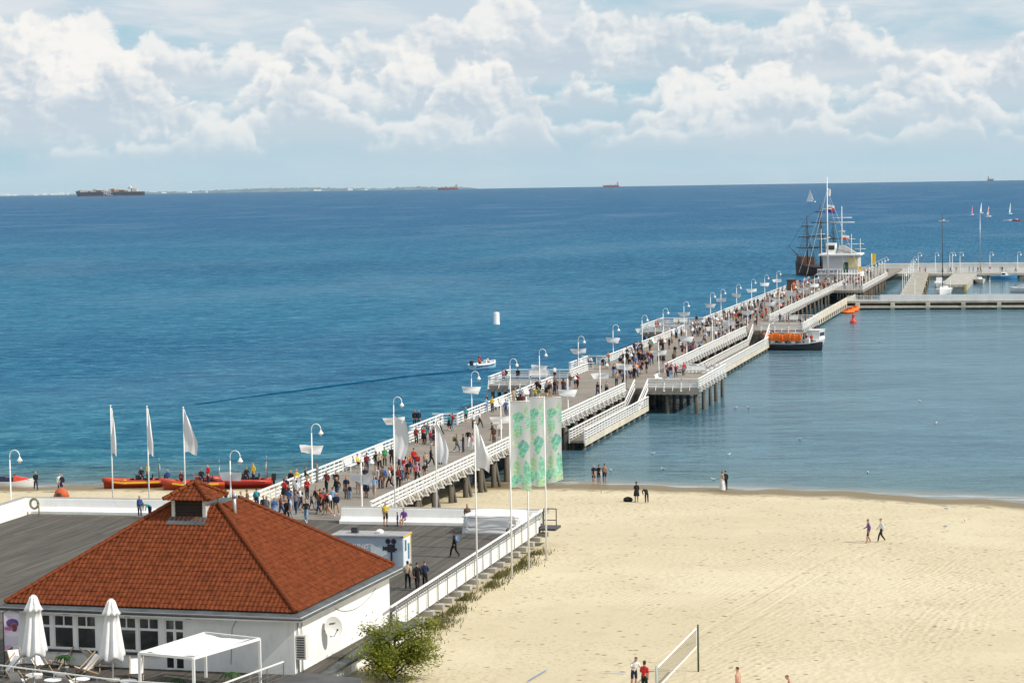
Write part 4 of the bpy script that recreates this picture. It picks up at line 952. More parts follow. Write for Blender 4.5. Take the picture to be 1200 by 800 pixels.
# cinema kiosk on the terrace
k = thing('cinema_kiosk', 'pale blue box kiosk with movie camera picture on the terrace', 'kiosk', (12.0, 146.2, 3))
m = MB(); m.box(9.4, 14.0, 145.2, 147.1, 3.12, 5.05); body = m.build('body', mk('pale_blue_panel', (.38, .47, .56), .6, .04), k)
m = MB(); m.box(9.3, 14.06, 145.1, 147.2, 5.05, 5.13); m.build('roof', mk('kiosk_roof', (.33, .33, .34), .7), k)
m = MB(); m.box(13.92, 14.03, 147.02, 147.12, 3.1, 5.05); m.box(13.96, 14.07, 145.1, 147.2, 5.02, 5.12); m.build('yellow_trim', YELLOW, k)
m = MB(); m.box(14.0, 14.02, 145.35, 146.95, 3.2, 4.95); m.build('side_poster', mk('pale_poster', (.72, .76, .78), .6, .08, 2), k)
m = MB(); m.box(14.02, 14.03, 145.6, 146.0, 4.1, 4.8); m.box(14.02, 14.03, 146.3, 146.7, 3.5, 4.5); m.build('poster_print', mk('poster_blue', (.08, .20, .3), .6, .4, 3), k)
fy = 145.19
m = MB(); m.add([(11.9, fy, 4.55), (13.0, fy, 4.15), (13.0, fy, 4.0), (11.9, fy, 3.3)], [(0, 3, 2, 1)]); m.build('light_beam', mk('beam_print', (.62, .70, .76), .6, .03), k)
BPR = mk('dark_print', (.025, .025, .035), .6)
def disc(m, cx, cz, r, y, n=16, r0=0):
    for q in range(n):
        a = 2*math.pi*q/n; b = 2*math.pi*(q+1)/n
        m.add([(cx+r0*math.cos(a), y, cz+r0*math.sin(a)), (cx+r*math.cos(a), y, cz+r*math.sin(a)), (cx+r*math.cos(b), y, cz+r*math.sin(b)), (cx+r0*math.cos(b), y, cz+r0*math.sin(b))], [(0, 1, 2, 3)])
m = MB(); disc(m, 13.05, 4.78, .17, fy-.012); disc(m, 13.42, 4.78, .17, fy-.012); m.box(13.0, 13.5, fy-.012, fy-.004, 4.1, 4.6); m.box(12.85, 13.0, fy-.012, fy-.004, 4.2, 4.45); m.box(13.5, 13.62, fy-.012, fy-.004, 4.2, 4.35)
m.add([(12.7, fy-.01, 4.15), (12.7, fy-.01, 4.5), (12.85, fy-.01, 4.4), (12.85, fy-.01, 4.25)], [(0, 3, 2, 1)]); m.box(13.2, 13.32, fy-.012, fy-.004, 3.5, 4.1); m.build('movie_camera_print', BPR, k)
o = ob('lettering', text_mesh('KINO', .42, mk('white_print', (.8, .8, .8), .6), .004), k, Vector((11.25, fy-.01, 4.3)) - k.location); o.rotation_euler = (R(90), 0, 0)
m = MB(); disc(m, 12.05-.2, 4.2, .42, fy-.006, 16, .36); m.build('arch_print', MATS['white_print'], k)
for x, y in ((9.7, 145.4), (13.7, 145.4), (9.7, 146.9), (13.7, 146.9)): MB().lathe((x, y, 3.0), [(.08, 0), (.08, .12)], 8).build('foot', DARKM, k)
for x, lab in ((10.6, 'dark square vent box on the kiosk roof'), (12.2, 'pale round vent cap on the kiosk roof')):
    m = MB()
    if x < 11: m.box(x-.2, x+.2, 146, 146.4, 5.13, 5.5)
    else: m.lathe((x, 146.3, 5.13), [(.25, 0), (.27, .12), (.15, .22), (.02, .25)], 10)
    m.build('roof_vent', DARKM if x < 11 else WHITE, k)

# ------------------------------------------------------------------ flag poles
def flagpole(px, yb, z0, ztop, w, h, label, groupname, ph, open_=1.0, rect=0):
    q = at_y(px, 590, yb); x = q.x
    t = thing('flag_pole', label, 'flag pole', (x, yb, z0), 0, groupname)
    MB().tube([(x, yb, z0), (x, yb, ztop)], [.065, .035], 7).build('pole', WHITE, t, True); MB().ball((x, yb, ztop+.05), .07, 6, 4).build('finial', WHITE, t, True)
    rs = random.Random(ph); m = MB()
    for s in (1, -1):
        def fn(u, v, s=s):
            uu = u if s > 0 else 1-u
            ww = w*((.12 + .88*min(1, v*1.5)**.8) if not rect else .85+.15*math.sin(v*4))*(1 - .12*max(0, v-.75)*4)*open_
            fold = .10*math.sin(uu*11+ph+v*2)*uu*(1.1-open_*.6) + .12*math.sin(v*5+ph)*uu
            return (x + .05 + uu*ww, yb + fold + (.01 if s < 0 else 0), ztop - .08 - v*h - uu*uu*.35*(1-.3*v) - .06*math.sin(uu*6+ph))
        m.grid(fn, 10, 14)
    f = m.build('flag_cloth', CLOTH, None, True); tag(f, 'limp white flag hanging from the ' + label.split('white ')[-1] if False else 'white flag hanging from '+label, 'flag', groupname + ' flags' if groupname else None)
flagpole(132.5, 168.5, 2.4, 10.97, .45, 3.4, 'slim white pole behind the long parapet, farthest from the pier', None, 1, .8)
flagpole(175, 168.5, 2.4, 10.92, .5, 3.4, 'slim white pole behind the long parapet, middle of its three', None, 2, .8)
flagpole(217.4, 168.5, 2.4, 10.87, 1.0, 3.2, 'slim white pole behind the long parapet, nearest the pier', None, 3, 1.0)
flagpole(463, 166.3, 2.4, 10.6, 1.05, 2.9, 'slim white pole behind the short parapet beside the pier entrance', None, 5, 1.0, 1)
flagpole(511.8, 166.3, 2.4, 10.45, 1.0, 3.0, 'slim white pole behind the short parapet halfway to the tarpaulin', None, 6, .9)
flagpole(557.8, 144.3, 2.0, 12.36, .95, 2.7, 'slim white pole outside the steel lattice railing', None, 8, .95)

# green and white festival banners on tall poles in the sand
def banner_mat():
    m = bpy.data.materials.new('leaf_print_banner'); m.use_nodes = True; t = NT(m.node_tree); b = m.node_tree.nodes['Principled BSDF']
    uv = m.node_tree.nodes.new('ShaderNodeTexCoord').outputs['UV']; x, y, z = t.sep(uv); nz = t.noise(t.vm('MULTIPLY', uv, (3, 14, 1)), 1.5, 3, .6)
    cc = t.mix(0, (.74, .76, .75, 1), (.74, .76, .75, 1))
    nf = t.noise(t.vm('MULTIPLY', uv, (5, 26, 1)), 1.0, 5, .7); wash = t.noise(t.vm('MULTIPLY', uv, (2, 8, 1)), 1.3, 4, .6)
    cc = t.mix(t.m('MULTIPLY', t.ss(wash, .5, .72), .35), cc, (.50, .70, .46, 1))
    def leaf(cx, cy, rx, ry, col, rot=0.0, amt=.86):
        nonlocal cc
        dx = t.m('SUBTRACT', x, cx); dy = t.m('SUBTRACT', y, cy); dx = t.m('ADD', dx, t.m('MULTIPLY', dy, rot))
        u = t.m('DIVIDE', dx, rx); v = t.m('DIVIDE', dy, ry); d = t.m('ADD', t.m('POWER', t.m('ABSOLUTE', u), 1.4), t.m('POWER', t.m('ABSOLUTE', v), 1.4))
        d = t.m('ADD', d, t.m('ADD', t.m('MULTIPLY', t.m('SUBTRACT', nz, .5), .9), t.m('MULTIPLY', t.m('SUBTRACT', nf, .5), .6)))
        vein = t.m('MULTIPLY', t.ss(t.m('ABSOLUTE', t.m('SUBTRACT', u, t.m('MULTIPLY', v, .3))), .1, .03), .6)
        tone = t.mix(t.ss(nf, .35, .65), c4(col), c4([min(1, q*1.3+.2) for q in col]))
        a = t.m('MULTIPLY', t.m('MULTIPLY', t.ss(d, 1.12, .85), amt), t.m('SUBTRACT', 1, vein))
        cc = t.mix(a, cc, tone)
    g1 = (.10, .52, .30); g2 = (.22, .62, .40); g3 = (.33, .58, .28); g4 = (.06, .42, .30)
    leaf(.42, .83, .36, .055, g1); leaf(.38, .70, .26, .10, g2, .8); leaf(.3, .64, .2, .06, g3, -1.2); leaf(.86, .78, .14, .12, g2); leaf(.82, .9, .12, .05, g3)
    leaf(.66, .50, .34, .075, g4); leaf(.6, .42, .2, .06, g1); leaf(.22, .52, .18, .05, (.55, .66, .42), .6)
    leaf(.85, .22, .2, .13, g1, .5); leaf(.3, .24, .22, .12, g3, -.4); leaf(.55, .12, .4, .07, g2, .3); leaf(.12, .08, .25, .07, g1, -.8); leaf(.75, .04, .3, .045, g3)
    # a column of small white strokes where the photo shows unreadable upright lettering
    rows = t.m('FRACT', t.m('MULTIPLY', y, 34)); st = t.m('MULTIPLY', t.ss(rows, .3, .4), t.ss(rows, .9, .8))
    colm = t.m('MULTIPLY', t.ss(x, .68, .71), t.ss(x, .9, .87)); rng = t.m('MULTIPLY', t.ss(y, .55, .56), t.ss(y, .86, .85))
    cc = t.mix(t.m('MULTIPLY', t.m('MULTIPLY', st, colm), t.m('MULTIPLY', rng, .75)), cc, (.78, .8, .79, 1))
    t.l.new(cc, b.inputs['Base Color']); b.inputs['Roughness'].default_value = .8; b.inputs['Specular IOR Level'].default_value = .2
    out = [n for n in m.node_tree.nodes if n.type == 'OUTPUT_MATERIAL'][0]
    tr = m.node_tree.nodes.new('ShaderNodeBsdfTranslucent'); m.node_tree.links.new(cc, tr.inputs[0]); mx = m.node_tree.nodes.new('ShaderNodeMixShader'); mx.inputs[0].default_value = .35
    m.node_tree.links.new(b.outputs[0], mx.inputs[1]); m.node_tree.links.new(tr.outputs[0], mx.inputs[2]); m.node_tree.links.new(mx.outputs[0], out.inputs[0])
    return m
BANNER = banner_mat()
def uv_grid(name, fn, nu, nv, mat):
    m = MB(); m.grid(fn, nu, nv); me = m.mesh(name, mat, True); uvl = me.uv_layers.new(name='UVMap'); w = nu+1
    for lp in me.loops:
        i = lp.vertex_index; uvl.data[lp.index].uv = ((i % w)/nu, 1-(i//w)/nv)
    return me
for i, (px, py, xt, w, ztop, zb) in enumerate(((600, 677, 0, 1.32, 13.2, 7.45), (620, 667, 0, 1.12, 13.1, 7.3), (640.5, 656, 0, 1.15, 12.7, 7.05))):
    q = at_sand(px, py); lab = ('nearest the terrace boards', 'between its two twins', 'nearest the sea')[i]
    t = thing('banner_pole', 'tall white pole in the sand carrying a green leaf banner, ' + lab, 'flag pole', tuple(q))
    MB().tube([(q.x, q.y, q.z-.3), (q.x, q.y, ztop+.1)], [.07, .04], 8).build('pole', WHITE, t, True)
    MB().tube([(q.x, q.y, ztop+.02), (q.x+w, q.y+.02, ztop+.06)], .025, 6).build('top_arm', WHITE, t, True)
    MB().lathe(q, [(.16, -.1), (.16, .08), (.1, .14)], 8).build('socket', CONC, t, True)
    def fn(u, v, w=w, ztop=ztop, zb=zb, i=i): return (.05 + u*w*(1 - .06*math.sin(v*3)), .07*math.sin(v*7+i*2+u*2)*v + .06*math.sin(u*6+i)*(.3+v) + .1*v*u, -v*(ztop-zb) + .08*math.sin(u*4+i*1.7)*v + (.25*(1-u)*(v**3) if i == 0 else .1*u*v))
    o = ob('festival_banner', uv_grid('festival_banner', fn, 10, 30, BANNER), None, (q.x, q.y, ztop)); tag(o, 'tall white cloth banner printed with green leaves, ' + lab, 'banner')

# ------------------------------------------------------------------ the house
H = thing('beach_house', 'white beach pavilion with red tiled hip roof and roof lantern', 'house', (18.0, 112.1, 0), R(-3))
HW, HD = 16.6, 15.8                         # local: x -HW..0 (front), y 0..HD (depth)
def Hb(m, name, mat, parent=None, smooth=False): return m.build(name, mat, parent or H, smooth, True)
def wall_open(m, x0, x1, z0, z1, y0, y1, ops):
    xs = sorted({x0, x1} | {v for o in ops for v in o[:2]}); zs = sorted({z0, z1} | {v for o in ops for v in o[2:]})
    for i in range(len(xs)-1):
        for j in range(len(zs)-1):
            cx = (xs[i]+xs[i+1])/2; cz = (zs[j]+zs[j+1])/2
            if not any(o[0] < cx < o[1] and o[2] < cz < o[3] for o in ops): m.box(xs[i], xs[i+1], y0, y1, zs[j], zs[j+1])
wins = [(-14.95, -13.85, 3.85, 5.58), (-13.68, -12.56, 3.85, 5.58), (-12.4, -11.32, 3.85, 5.58), (-10.2, -9.1, 3.85, 5.58), (-8.98, -7.86, 3.85, 5.58), (-7.55, -6.5, 3.0, 5.55)]
FY = .65
m = MB(); wall_open(m, -HW+.6, -.6, 2.4, 5.82, FY, FY+.25, wins); m.box(-.85, -.6, FY+.25, HD-.6, 1.2, 5.82); m.box(-HW+.6, -HW+.85, FY+.25, HD-.6, 2.4, 5.82); m.box(-HW+.85, -.85, HD-.85, HD-.6, 2.4, 5.82)
Hb(m, 'wall', WALLW)
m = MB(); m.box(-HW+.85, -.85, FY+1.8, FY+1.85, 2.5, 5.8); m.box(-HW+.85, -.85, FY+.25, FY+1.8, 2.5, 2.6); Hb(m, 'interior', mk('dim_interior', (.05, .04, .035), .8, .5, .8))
for i, (x0, x1, z0, z1) in enumerate(wins):
    door = i == 5; f = MB(); y0 = FY+.03; y1 = FY+.13; mid = 4.98
    for a, b, c, d in ((x0, x0+.07, z0, z1), (x1-.07, x1, z0, z1), (x0+.07, x1-.07, z0, z0+.08), (x0+.07, x1-.07, z1-.07, z1), (x0+.07, x1-.07, mid-.06, mid+.06), ((x0+x1)/2-.035, (x0+x1)/2+.035, mid+.06, z1-.07)): f.box(a, b, y0, y1, c, d)
    if door: f.box((x0+x1)/2-.08, (x0+x1)/2+.08, y0, y1, z0+.08, mid-.06)
    w = Hb(f, 'door' if door else 'window', WHITE)
    xm = (x0+x1)/2
    ps = [(x0+.07, xm-.035, mid+.06, z1-.07), (xm+.035, x1-.07, mid+.06, z1-.07)] + ([(x0+.07, xm-.08, z0+.08, mid-.06), (xm+.08, x1-.07, z0+.08, mid-.06)] if door else [(x0+.07, x1-.07, z0+.08, mid-.06)])
    for a, b, c, d in ps: Hb(MB().box(a, b, FY+.075, FY+.09, c, d), 'pane', GLASS, w)
    if not door: Hb(MB().box(x0-.06, x1+.06, FY-.12, FY, z0-.16, z0-.04), 'sill', DARKM, w)
# eaves: white fascia, zinc strip, gutter
m = MB(); m.box(-HW, 0, 0, .1, 5.74, 5.98); m.box(-.1, 0, .1, HD, 5.74, 5.98); m.box(-HW, -HW+.1, .1, HD, 5.74, 5.98); m.box(-HW+.1, -.1, HD-.1, HD, 5.74, 5.98); Hb(m, 'fascia', WHITE)
m = MB(); m.box(-HW+.1, -.1, .1, HD-.1, 5.825, 5.86); Hb(m, 'soffit', WHITE)
TI = .5; TZ = 6.16
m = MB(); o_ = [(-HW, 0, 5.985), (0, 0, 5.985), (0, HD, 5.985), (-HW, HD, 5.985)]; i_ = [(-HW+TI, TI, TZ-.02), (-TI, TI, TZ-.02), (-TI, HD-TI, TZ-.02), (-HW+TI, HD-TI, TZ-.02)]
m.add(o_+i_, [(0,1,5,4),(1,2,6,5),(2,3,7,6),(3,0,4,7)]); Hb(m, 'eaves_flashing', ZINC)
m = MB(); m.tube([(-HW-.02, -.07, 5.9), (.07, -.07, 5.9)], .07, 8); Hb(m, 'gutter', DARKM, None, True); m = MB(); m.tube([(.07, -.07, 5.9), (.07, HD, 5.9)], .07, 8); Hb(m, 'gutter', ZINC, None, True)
for yy in (FY+.9, FY+1.35): pass
m = MB(); m.tube([(-.5, .9, 5.8), (-.5, .9, 3.0)], .05, 7); m.tube([(-.52, 1.5, 5.8), (-.52, 1.5, 2.95)], .035, 7); Hb(m, 'downpipe', METAL, None, True)
# tiled slopes
TILE = mk('clay_tile', (.132, .034, .013), .85, .2, 3.1, .25, 18, col2=(.165, .043, .016), fine=(.45, .5, (.085, .028, .015)), spec=.1)
TX0, TX1, TY0, TY1 = -HW+TI-.12, -TI+.12, TI-.12, HD-TI+.12
CX, CY = (TX0+TX1)/2, (TY0+TY1)/2; TOPH = 1.35; ZTOP = 10.55
def tile_slope(p0, p1, q0, q1, name, nrm_up):
    """p0-p1 eave, q0-q1 top edge; courses of S-profiled tiles clipped by the hips"""
    p0, p1, q0, q1 = map(Vector, (p0, p1, q0, q1)); ew = (p1-p0).length; ex = (p1-p0).normalized(); mid0 = (p0+p1)/2; mid1 = (q0+q1)/2
    up = mid1-mid0; sl = up.length; uy = up.normalized(); nz = ex.cross(uy).normalized()
    if nz.z < 0: nz = -nz
    TW, TH = .25, .33; m = MB(); nr = int(sl/TH)
    for r in range(nr+1):
        v0 = r*TH; v1 = min(v0+TH, sl)
        if v1-v0 < .08: continue
        hw0 = ew/2 + ((q1-q0).length/2-ew/2)*v0/sl; hw1 = ew/2 + ((q1-q0).length/2-ew/2)*v1/sl
        n = int(hw0*2/TW)+2
        for c in range(-n//2-1, n//2+1):
            x0 = c*TW + .02*((r*7+c*3) % 3-1)*.3; x1 = c*TW+TW
            if x0 >= hw0 or x1 <= -hw0: continue
            K = 6; lo = []; hi = []; ly = random.uniform(-.006, .006)
            for q in range(K+1):
                x = x0 + (x1-x0)*q/K; hgt = .045*(.5-.5*math.cos(2*math.pi*q/K)) if q <= K else 0
                xa = max(-hw0, min(hw0, x)); xb = max(-hw1-.05, min(hw1+.05, x))
                lo.append(mid0 + ex*xa + uy*(v0-.03) + nz*(hgt+.032+ly)); hi.append(mid0 + ex*xb + uy*v1 + nz*(hgt+.005))
            o = len(m.v); m.v += [tuple(p) for p in lo+hi]
            for q in range(K): m.f.append((o+q, o+q+1, o+K+1+q+1, o+K+1+q)); m.mi.append(0)
            dn = [p - nz*.05 for p in lo]; o2 = len(m.v); m.v += [tuple(p) for p in dn]
            for q in range(K): m.f.append((o2+q, o2+q+1, o+q+1, o+q)); m.mi.append(0)
    # underlay
    b = -.02; m.add([p0+nz*b, p1+nz*b, q1+nz*b, q0+nz*b], [(0,1,2,3)])
    o = Hb(m, name, TILE); o['kind'] = 'stuff'; return o
E4 = [(TX0, TY0, TZ), (TX1, TY0, TZ), (TX1, TY1, TZ), (TX0, TY1, TZ)]
T4 = [(CX-TOPH, CY-TOPH, ZTOP), (CX+TOPH, CY-TOPH, ZTOP), (CX+TOPH, CY+TOPH, ZTOP), (CX-TOPH, CY+TOPH, ZTOP)]
for a in range(4): tile_slope(E4[a], E4[(a+1) % 4], T4[a], T4[(a+1) % 4], 'roof_tiles', 1)
m = MB(); m.box(CX-TOPH, CX+TOPH, CY-TOPH, CY+TOPH, ZTOP-.1, ZTOP+.02); Hb(m, 'roof_top', ZINC)
m = MB(); rings = []
for k in range(7):
    a = math.pi*k/6; rings.append((math.cos(a)*.15, math.sin(a)*.13))
RC = MB(); RC.loft([[(0, y*1.08, z+.015) for y, z in rings], [(.44, y*.92, z) for y, z in rings]], cap=False, closed=False); RC.add([(0, y*1.08, z+.015) for y, z in rings], [tuple(range(6, -1, -1))]); RC = RC.mesh('ridge_tile', TILE, True)
def ridge_run(a, b, parent=H):
    a = Vector(a); b = Vector(b); d = b-a; n = int(d.length/.4); q = d.to_track_quat('X', 'Z')
    for i in range(n):
        o = ob('ridge_tile', RC, parent, a + d*(i/n) + Vector((0, 0, .03))); o.rotation_mode = 'QUATERNION'; o.rotation_quaternion = q
for a in range(4): ridge_run(E4[a], T4[a])
# roof lantern
LX, LYc = CX, CY-1.25; ls = .87
m = MB()
for sx in (-1, 1):
    for sy in (-1, 1): m.box(LX+sx*ls-.09, LX+sx*ls+.09, LYc+sy*ls-.09, LYc+sy*ls+.09, 9.3, 10.85)
m.box(LX-ls-.12, LX+ls+.12, LYc-ls-.12, LYc+ls+.12, 10.85, 10.97); m.box(LX+ls-.03, LX+ls+.03, LYc-ls+.09, LYc+ls-.09, 9.3, 10.85); m.box(LX-ls-.03, LX-ls+.03, LYc-ls+.09, LYc+ls-.09, 9.3, 10.85)
lan = Hb(m, 'roof_lantern', mk('lantern_paint', (.58, .57, .54), .7, .12))
m = MB(); m.box(LX-ls+.09, LX+ls-.09, LYc-ls+.02, LYc-ls+.05, 9.5, 10.85)
Hb(m, 'louvre_back', mk('louvre_brown', (.03, .022, .018), .8), lan)
for q in range(6): Hb(MB().bar((LX-ls+.09, LYc-ls-.02, 9.95+q*.155), (LX+ls-.09, LYc-ls-.02, 9.95+q*.155), .1, .025, (0, .6, 1)), 'louvre_slat', mk('louvre_slat_brown', (.05, .035, .028), .8), lan)
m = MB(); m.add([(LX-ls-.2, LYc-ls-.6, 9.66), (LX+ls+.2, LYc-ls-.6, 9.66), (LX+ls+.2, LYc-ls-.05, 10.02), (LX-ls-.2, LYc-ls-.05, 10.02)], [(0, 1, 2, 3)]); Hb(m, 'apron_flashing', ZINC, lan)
le = ls+.4; lp = [(LX-le, LYc-le, 10.9), (LX+le, LYc-le, 10.9), (LX+le, LYc+le, 10.9), (LX-le, LYc+le, 10.9)]
for a in range(4): tile_slope(lp[a], lp[(a+1) % 4], (LX, LYc, 11.68), (LX+.001, LYc, 11.68), 'lantern_tiles', 1)
for a in range(4): ridge_run(lp[a], (LX, LYc, 11.7))
# flue pipe
m = MB(); m.tube([(LX+2.1, LYc+.2, 9.6), (LX+2.1, LYc+.2, 11.05)], .1, 10); m.lathe((LX+2.1, LYc+.2, 10.9), [(.15, 0), (.15, .22), (.05, .25)], 10); Hb(m, 'flue_pipe', METAL, None, True)
m = MB(); m.box(LX+1.7, LX+2.5, LYc-.5, LYc-.1, 9.62, 9.75); Hb(m, 'flue_flashing', METAL)
# under-eaves fittings, satellite dish, air conditioner, cable, ledge
for x in (-12.9, -9.5, -6.2): Hb(MB().box(x-.15, x+.15, FY-.18, FY, 5.62, 5.76), 'floodlight', DARKM)
m = MB(); rg = []; DC = Vector((-.18, 4.9, 4.6)); dn = Vector((.75, -.62, .22)).normalized(); du = dn.cross(Vector((0, 0, 1))).normalized(); dv = du.cross(dn)
for k in range(6):
    r = max(.01, .52*k/5); rg.append([tuple(DC + du*r*math.cos(2*math.pi*q/20) + dv*r*1.1*math.sin(2*math.pi*q/20) + dn*(.14*(r/.52)**2)) for q in range(20)])
m.loft(rg, cap=False); m.tube([(-.6, 4.9, 4.4), tuple(DC - dn*.02)], .03, 6); d = Hb(m, 'satellite_dish', mk('dish_grey', (.62, .62, .61), .5, .04), None, True)
m = MB(); e_ = DC + dn*.5 - dv*.15; m.tube([tuple(DC - dv*.5), tuple(e_)], .018, 5); m.ball(e_, .06, 6, 4); Hb(m, 'dish_arm', DARKM, d)
m = MB(); c_ = DC + dn*.075 + dv*.22; m.bar(tuple(c_ - du*.17), tuple(c_ + du*.17), .012, .05, tuple(dv)); Hb(m, 'dish_mark', DARKM, d)
m = MB(); m.box(-.58, -.06, .75, 1.15, 3.75, 4.95); Hb(m, 'air_conditioner', mk('ac_casing', (.66, .65, .61), .6, .05))
m = MB()
for q in range(9): m.box(-.53, -.12, .725, .745, 3.85+q*.12, 3.91+q*.12)
Hb(m, 'ac_grille', DARKM)
m = MB(); m.tube([(-.575, 6.5+k*.8, 5.3 - .55*math.sin(k/8*3.14)**.8) for k in range(9)], .012, 4); Hb(m, 'cable', DARKM); m = MB(); m.tube([(-3.6, FY-.015, 5.74), (-3.9, FY-.015, 5.2), (-4.0, FY-.015, 3.4)], .012, 4); Hb(m, 'cable', DARKM)
m = MB(); m.add([(-.6, .3, 2.98), (.75, .3, 2.86), (.75, HD+.2, 2.86), (-.6, HD+.2, 2.98), (-.6, .3, 2.8), (.75, .3, 2.72), (.75, HD+.2, 2.72), (-.6, HD+.2, 2.8)], [(0,1,2,3),(4,7,6,5),(0,4,5,1),(1,5,6,2),(2,6,7,3)]); Hb(m, 'side_ledge', ZINC)
m = MB(); m.box(.2, .4, .5, HD-.4, 1.2, 2.72); Hb(m, 'lower_wall', WALLW)
m = MB(); m.box(.4, .46, 4.6, 5.9, 1.4, 2.65); Hb(m, 'shutter', mk('shutter_white', (.6, .6, .58), .6, .1, 6))

# ------------------------------------------------------------------ cafe terrace in front of the house
ct = struct(MB().box(-2.5, 17.6, 100, 112.6, 2.5, 2.96).build('cafe_terrace', mk('cafe_boards', (.25, .235, .21), .8, .15, 1.5, stretch=(6, .4, 1))))
def umbrella(px, label, ztop):
    q = at_y(px, 740, 110.2)
    t = thing('closed_parasol', label, 'parasol', (q.x, 110.2, 2.96))
    MB().tube([(q.x, 110.2, 2.96), (q.x, 110.2, ztop)], .035, 8).build('pole', WHITE, t, True)
    m = MB(); rings = []
    for k, (z, r) in enumerate(((0, .05), (-.1, .16), (-.35, .24), (-.62, .34), (-.78, .42), (-.80, .30), (-1.2, .33), (-1.9, .42), (-2.5, .5), (-2.85, .55), (-3.0, .5))):
        rings.append([(q.x + (r*(1+.22*math.cos(a*8+k*.25)) + (.03*math.sin(a*3+k)))*math.cos(a), 110.2 + r*(1+.22*math.cos(a*8+k*.25))*math.sin(a), ztop+.05+z + (.12*math.sin(a*5) if k >= 9 else 0)) for a in [2*math.pi*j/40 for j in range(40)]])
    m.loft(rings); m.build('folded_canopy', CLOTH, t, True)
    MB().lathe((q.x, 110.2, 2.96), [(.35, 0), (.35, .1), (.06, .14)], 12).build('base', CONC, t)
umbrella(40, 'closed white parasol in front of the cafe windows, beside the portrait banner', 7.1)
umbrella(131, 'closed white parasol in front of the cafe windows, beside the pergola', 7.0)
pg = thing('pergola', 'white framed pergola with sagging canvas roof by the cafe door', 'pergola', (14.2, 108.5, 2.96))
PC = [Vector((11.9, 106.2, 5.2)), Vector((14.9, 105.4, 5.2)), Vector((16.4, 110.5, 5.2)), Vector((13.2, 111.6, 5.2))]
for p_ in PC: MB().box(p_.x-.06, p_.x+.06, p_.y-.06, p_.y+.06, 2.96, 5.2).build('post', WHITE, pg)
for a in range(4): MB().bar(PC[a], PC[(a+1) % 4], .1, .12).build('beam', WHITE, pg)
m = MB()
def cv(u, v):
    u = .06+.88*u*(1-.06*math.sin(v*9.4)); v = .07+.86*v
    p_ = (PC[0]*(1-u)+PC[1]*u)*(1-v) + (PC[3]*(1-u)+PC[2]*u)*v
    return (p_.x, p_.y, 5.27 - .34*math.sin(u*3.14)*math.sin(v*3.14) - .10*math.sin(v*9.4)**2*math.sin(u*3.14) + .02*math.sin(u*17+v*5))
m.grid(cv, 12, 14); m.build('canvas', CLOTH, pg, True)
# steel rail round the cafe terrace
cr = thing('cafe_railing', 'slim white-topped railing along the front edge of the cafe terrace', 'railing', (10, 107, 2.96))
path = [(2.0, 108.85), (11.1, 105.6), (16.1, 105.0), (17.4, 111.1)]
for a, b in zip(path[:-1], path[1:]):
    d = Vector(b)-Vector(a); n = max(1, int(d.length/1.3))
    MB().bar((a[0], a[1], 4.0), (b[0], b[1], 4.0), .07, .06).build('handrail', WHITE, cr)
    m = MB()
    for z in (3.25, 3.5, 3.75): m.bar((a[0], a[1], z), (b[0], b[1], z), .02, .02)
    m.build('wire', METAL, cr)
    for q in range(n+1): v = Vector(a) + d*(q/n); MB().box(v.x-.025, v.x+.025, v.y-.025, v.y+.025, 2.9, 3.97).build('post', METAL, cr)
def cafe_table(x, y, i):
    t = thing('cafe_table', 'round white cafe table on the boarded terrace', 'table', (x, y, 2.96), 0, 'white cafe tables')
    MB().lathe((x, y, 2.96), [(.28, 0), (.28, .03), (.04, .06), (.035, .7), (.42, .72), (.42, .75), (.01, .751)], 16).build('top_and_stem', WHITE, t)
def cafe_chair(x, y, a):
    t = thing('lounge_chair', 'white canvas lounge chair with pale wood frame on the cafe terrace', 'chair', (x, y, 2.96), R(a), 'white canvas chairs at the cafe')
    m = MB(); m.grid(lambda u, v: ((u-.5)*.6, -.45 + v*1.15, .42 - .16*math.sin(v*2.4) + max(0, v-.45)*1.15), 4, 10); m.build('canvas_seat', CLOTH, t, True, True)
    for s in (-1, 1):
        m = MB(); m.bar((s*.33, -.5, .02), (s*.33, .75, 1.05), .04, .05); m.bar((s*.33, -.45, .45), (s*.33, .6, .02), .04, .05); m.build('side_frame', TEAK, t, False, True)
for i, (px, py) in enumerate(((40, 790), (62, 796), (95, 795), (150, 797))): q = at_z(px, py, 3.7); cafe_table(q.x, q.y, i)
for px, py, a in ((20, 775, 40), (70, 772, -20), (125, 775, 200), (138, 768, 30), (22, 796, 180), (80, 798, 170), (48, 776, 60), (100, 780, -40), (160, 786, 20), (112, 771, 150), (8, 782, -30)): q = at_z(px, py, 3.4); cafe_chair(q.x, q.y, a)
def palm(x, y, h, label, n=11):
    t = thing('potted_palm', label, 'plant', (x, y, 2.96))
    MB().lathe((x, y, 2.96), [(.16, 0), (.22, .4), (.24, .42), (.02, .43)], 12).build('pot', mk('grey_pot', (.35, .36, .35), .6), t, True)
    MB().tube([(x, y, 3.35), (x+.02, y, 3.35+h)], .035, 6).build('trunk', PILE, t, True)
    for k in range(n):
        a = 2*math.pi*k/n + random.random()*.4; L = random.uniform(.45, .65); m = MB(); rows = []
        for j in range(6):
            u = j/5; r = u*L; z = 3.38+h + .28*u - .5*u*u; w = .09*math.sin(math.pi*min(1, .15+u*.85)); c = Vector((x+r*math.cos(a), y+r*math.sin(a), z)); s = Vector((-math.sin(a), math.cos(a), 0))*w
            rows.append([c-s-Vector((0,0,.05*u)), c, c+s-Vector((0,0,.05*u))])
        m.loft(rows, cap=False, closed=False); m.build('frond', PALM, t)
q = at_z(66, 780, 3.1); palm(5.9, 111.2, .55, 'small potted palm under the cafe window between parasols')
palm(15.6, 108.6, .5, 'small potted palm under the pergola canvas')
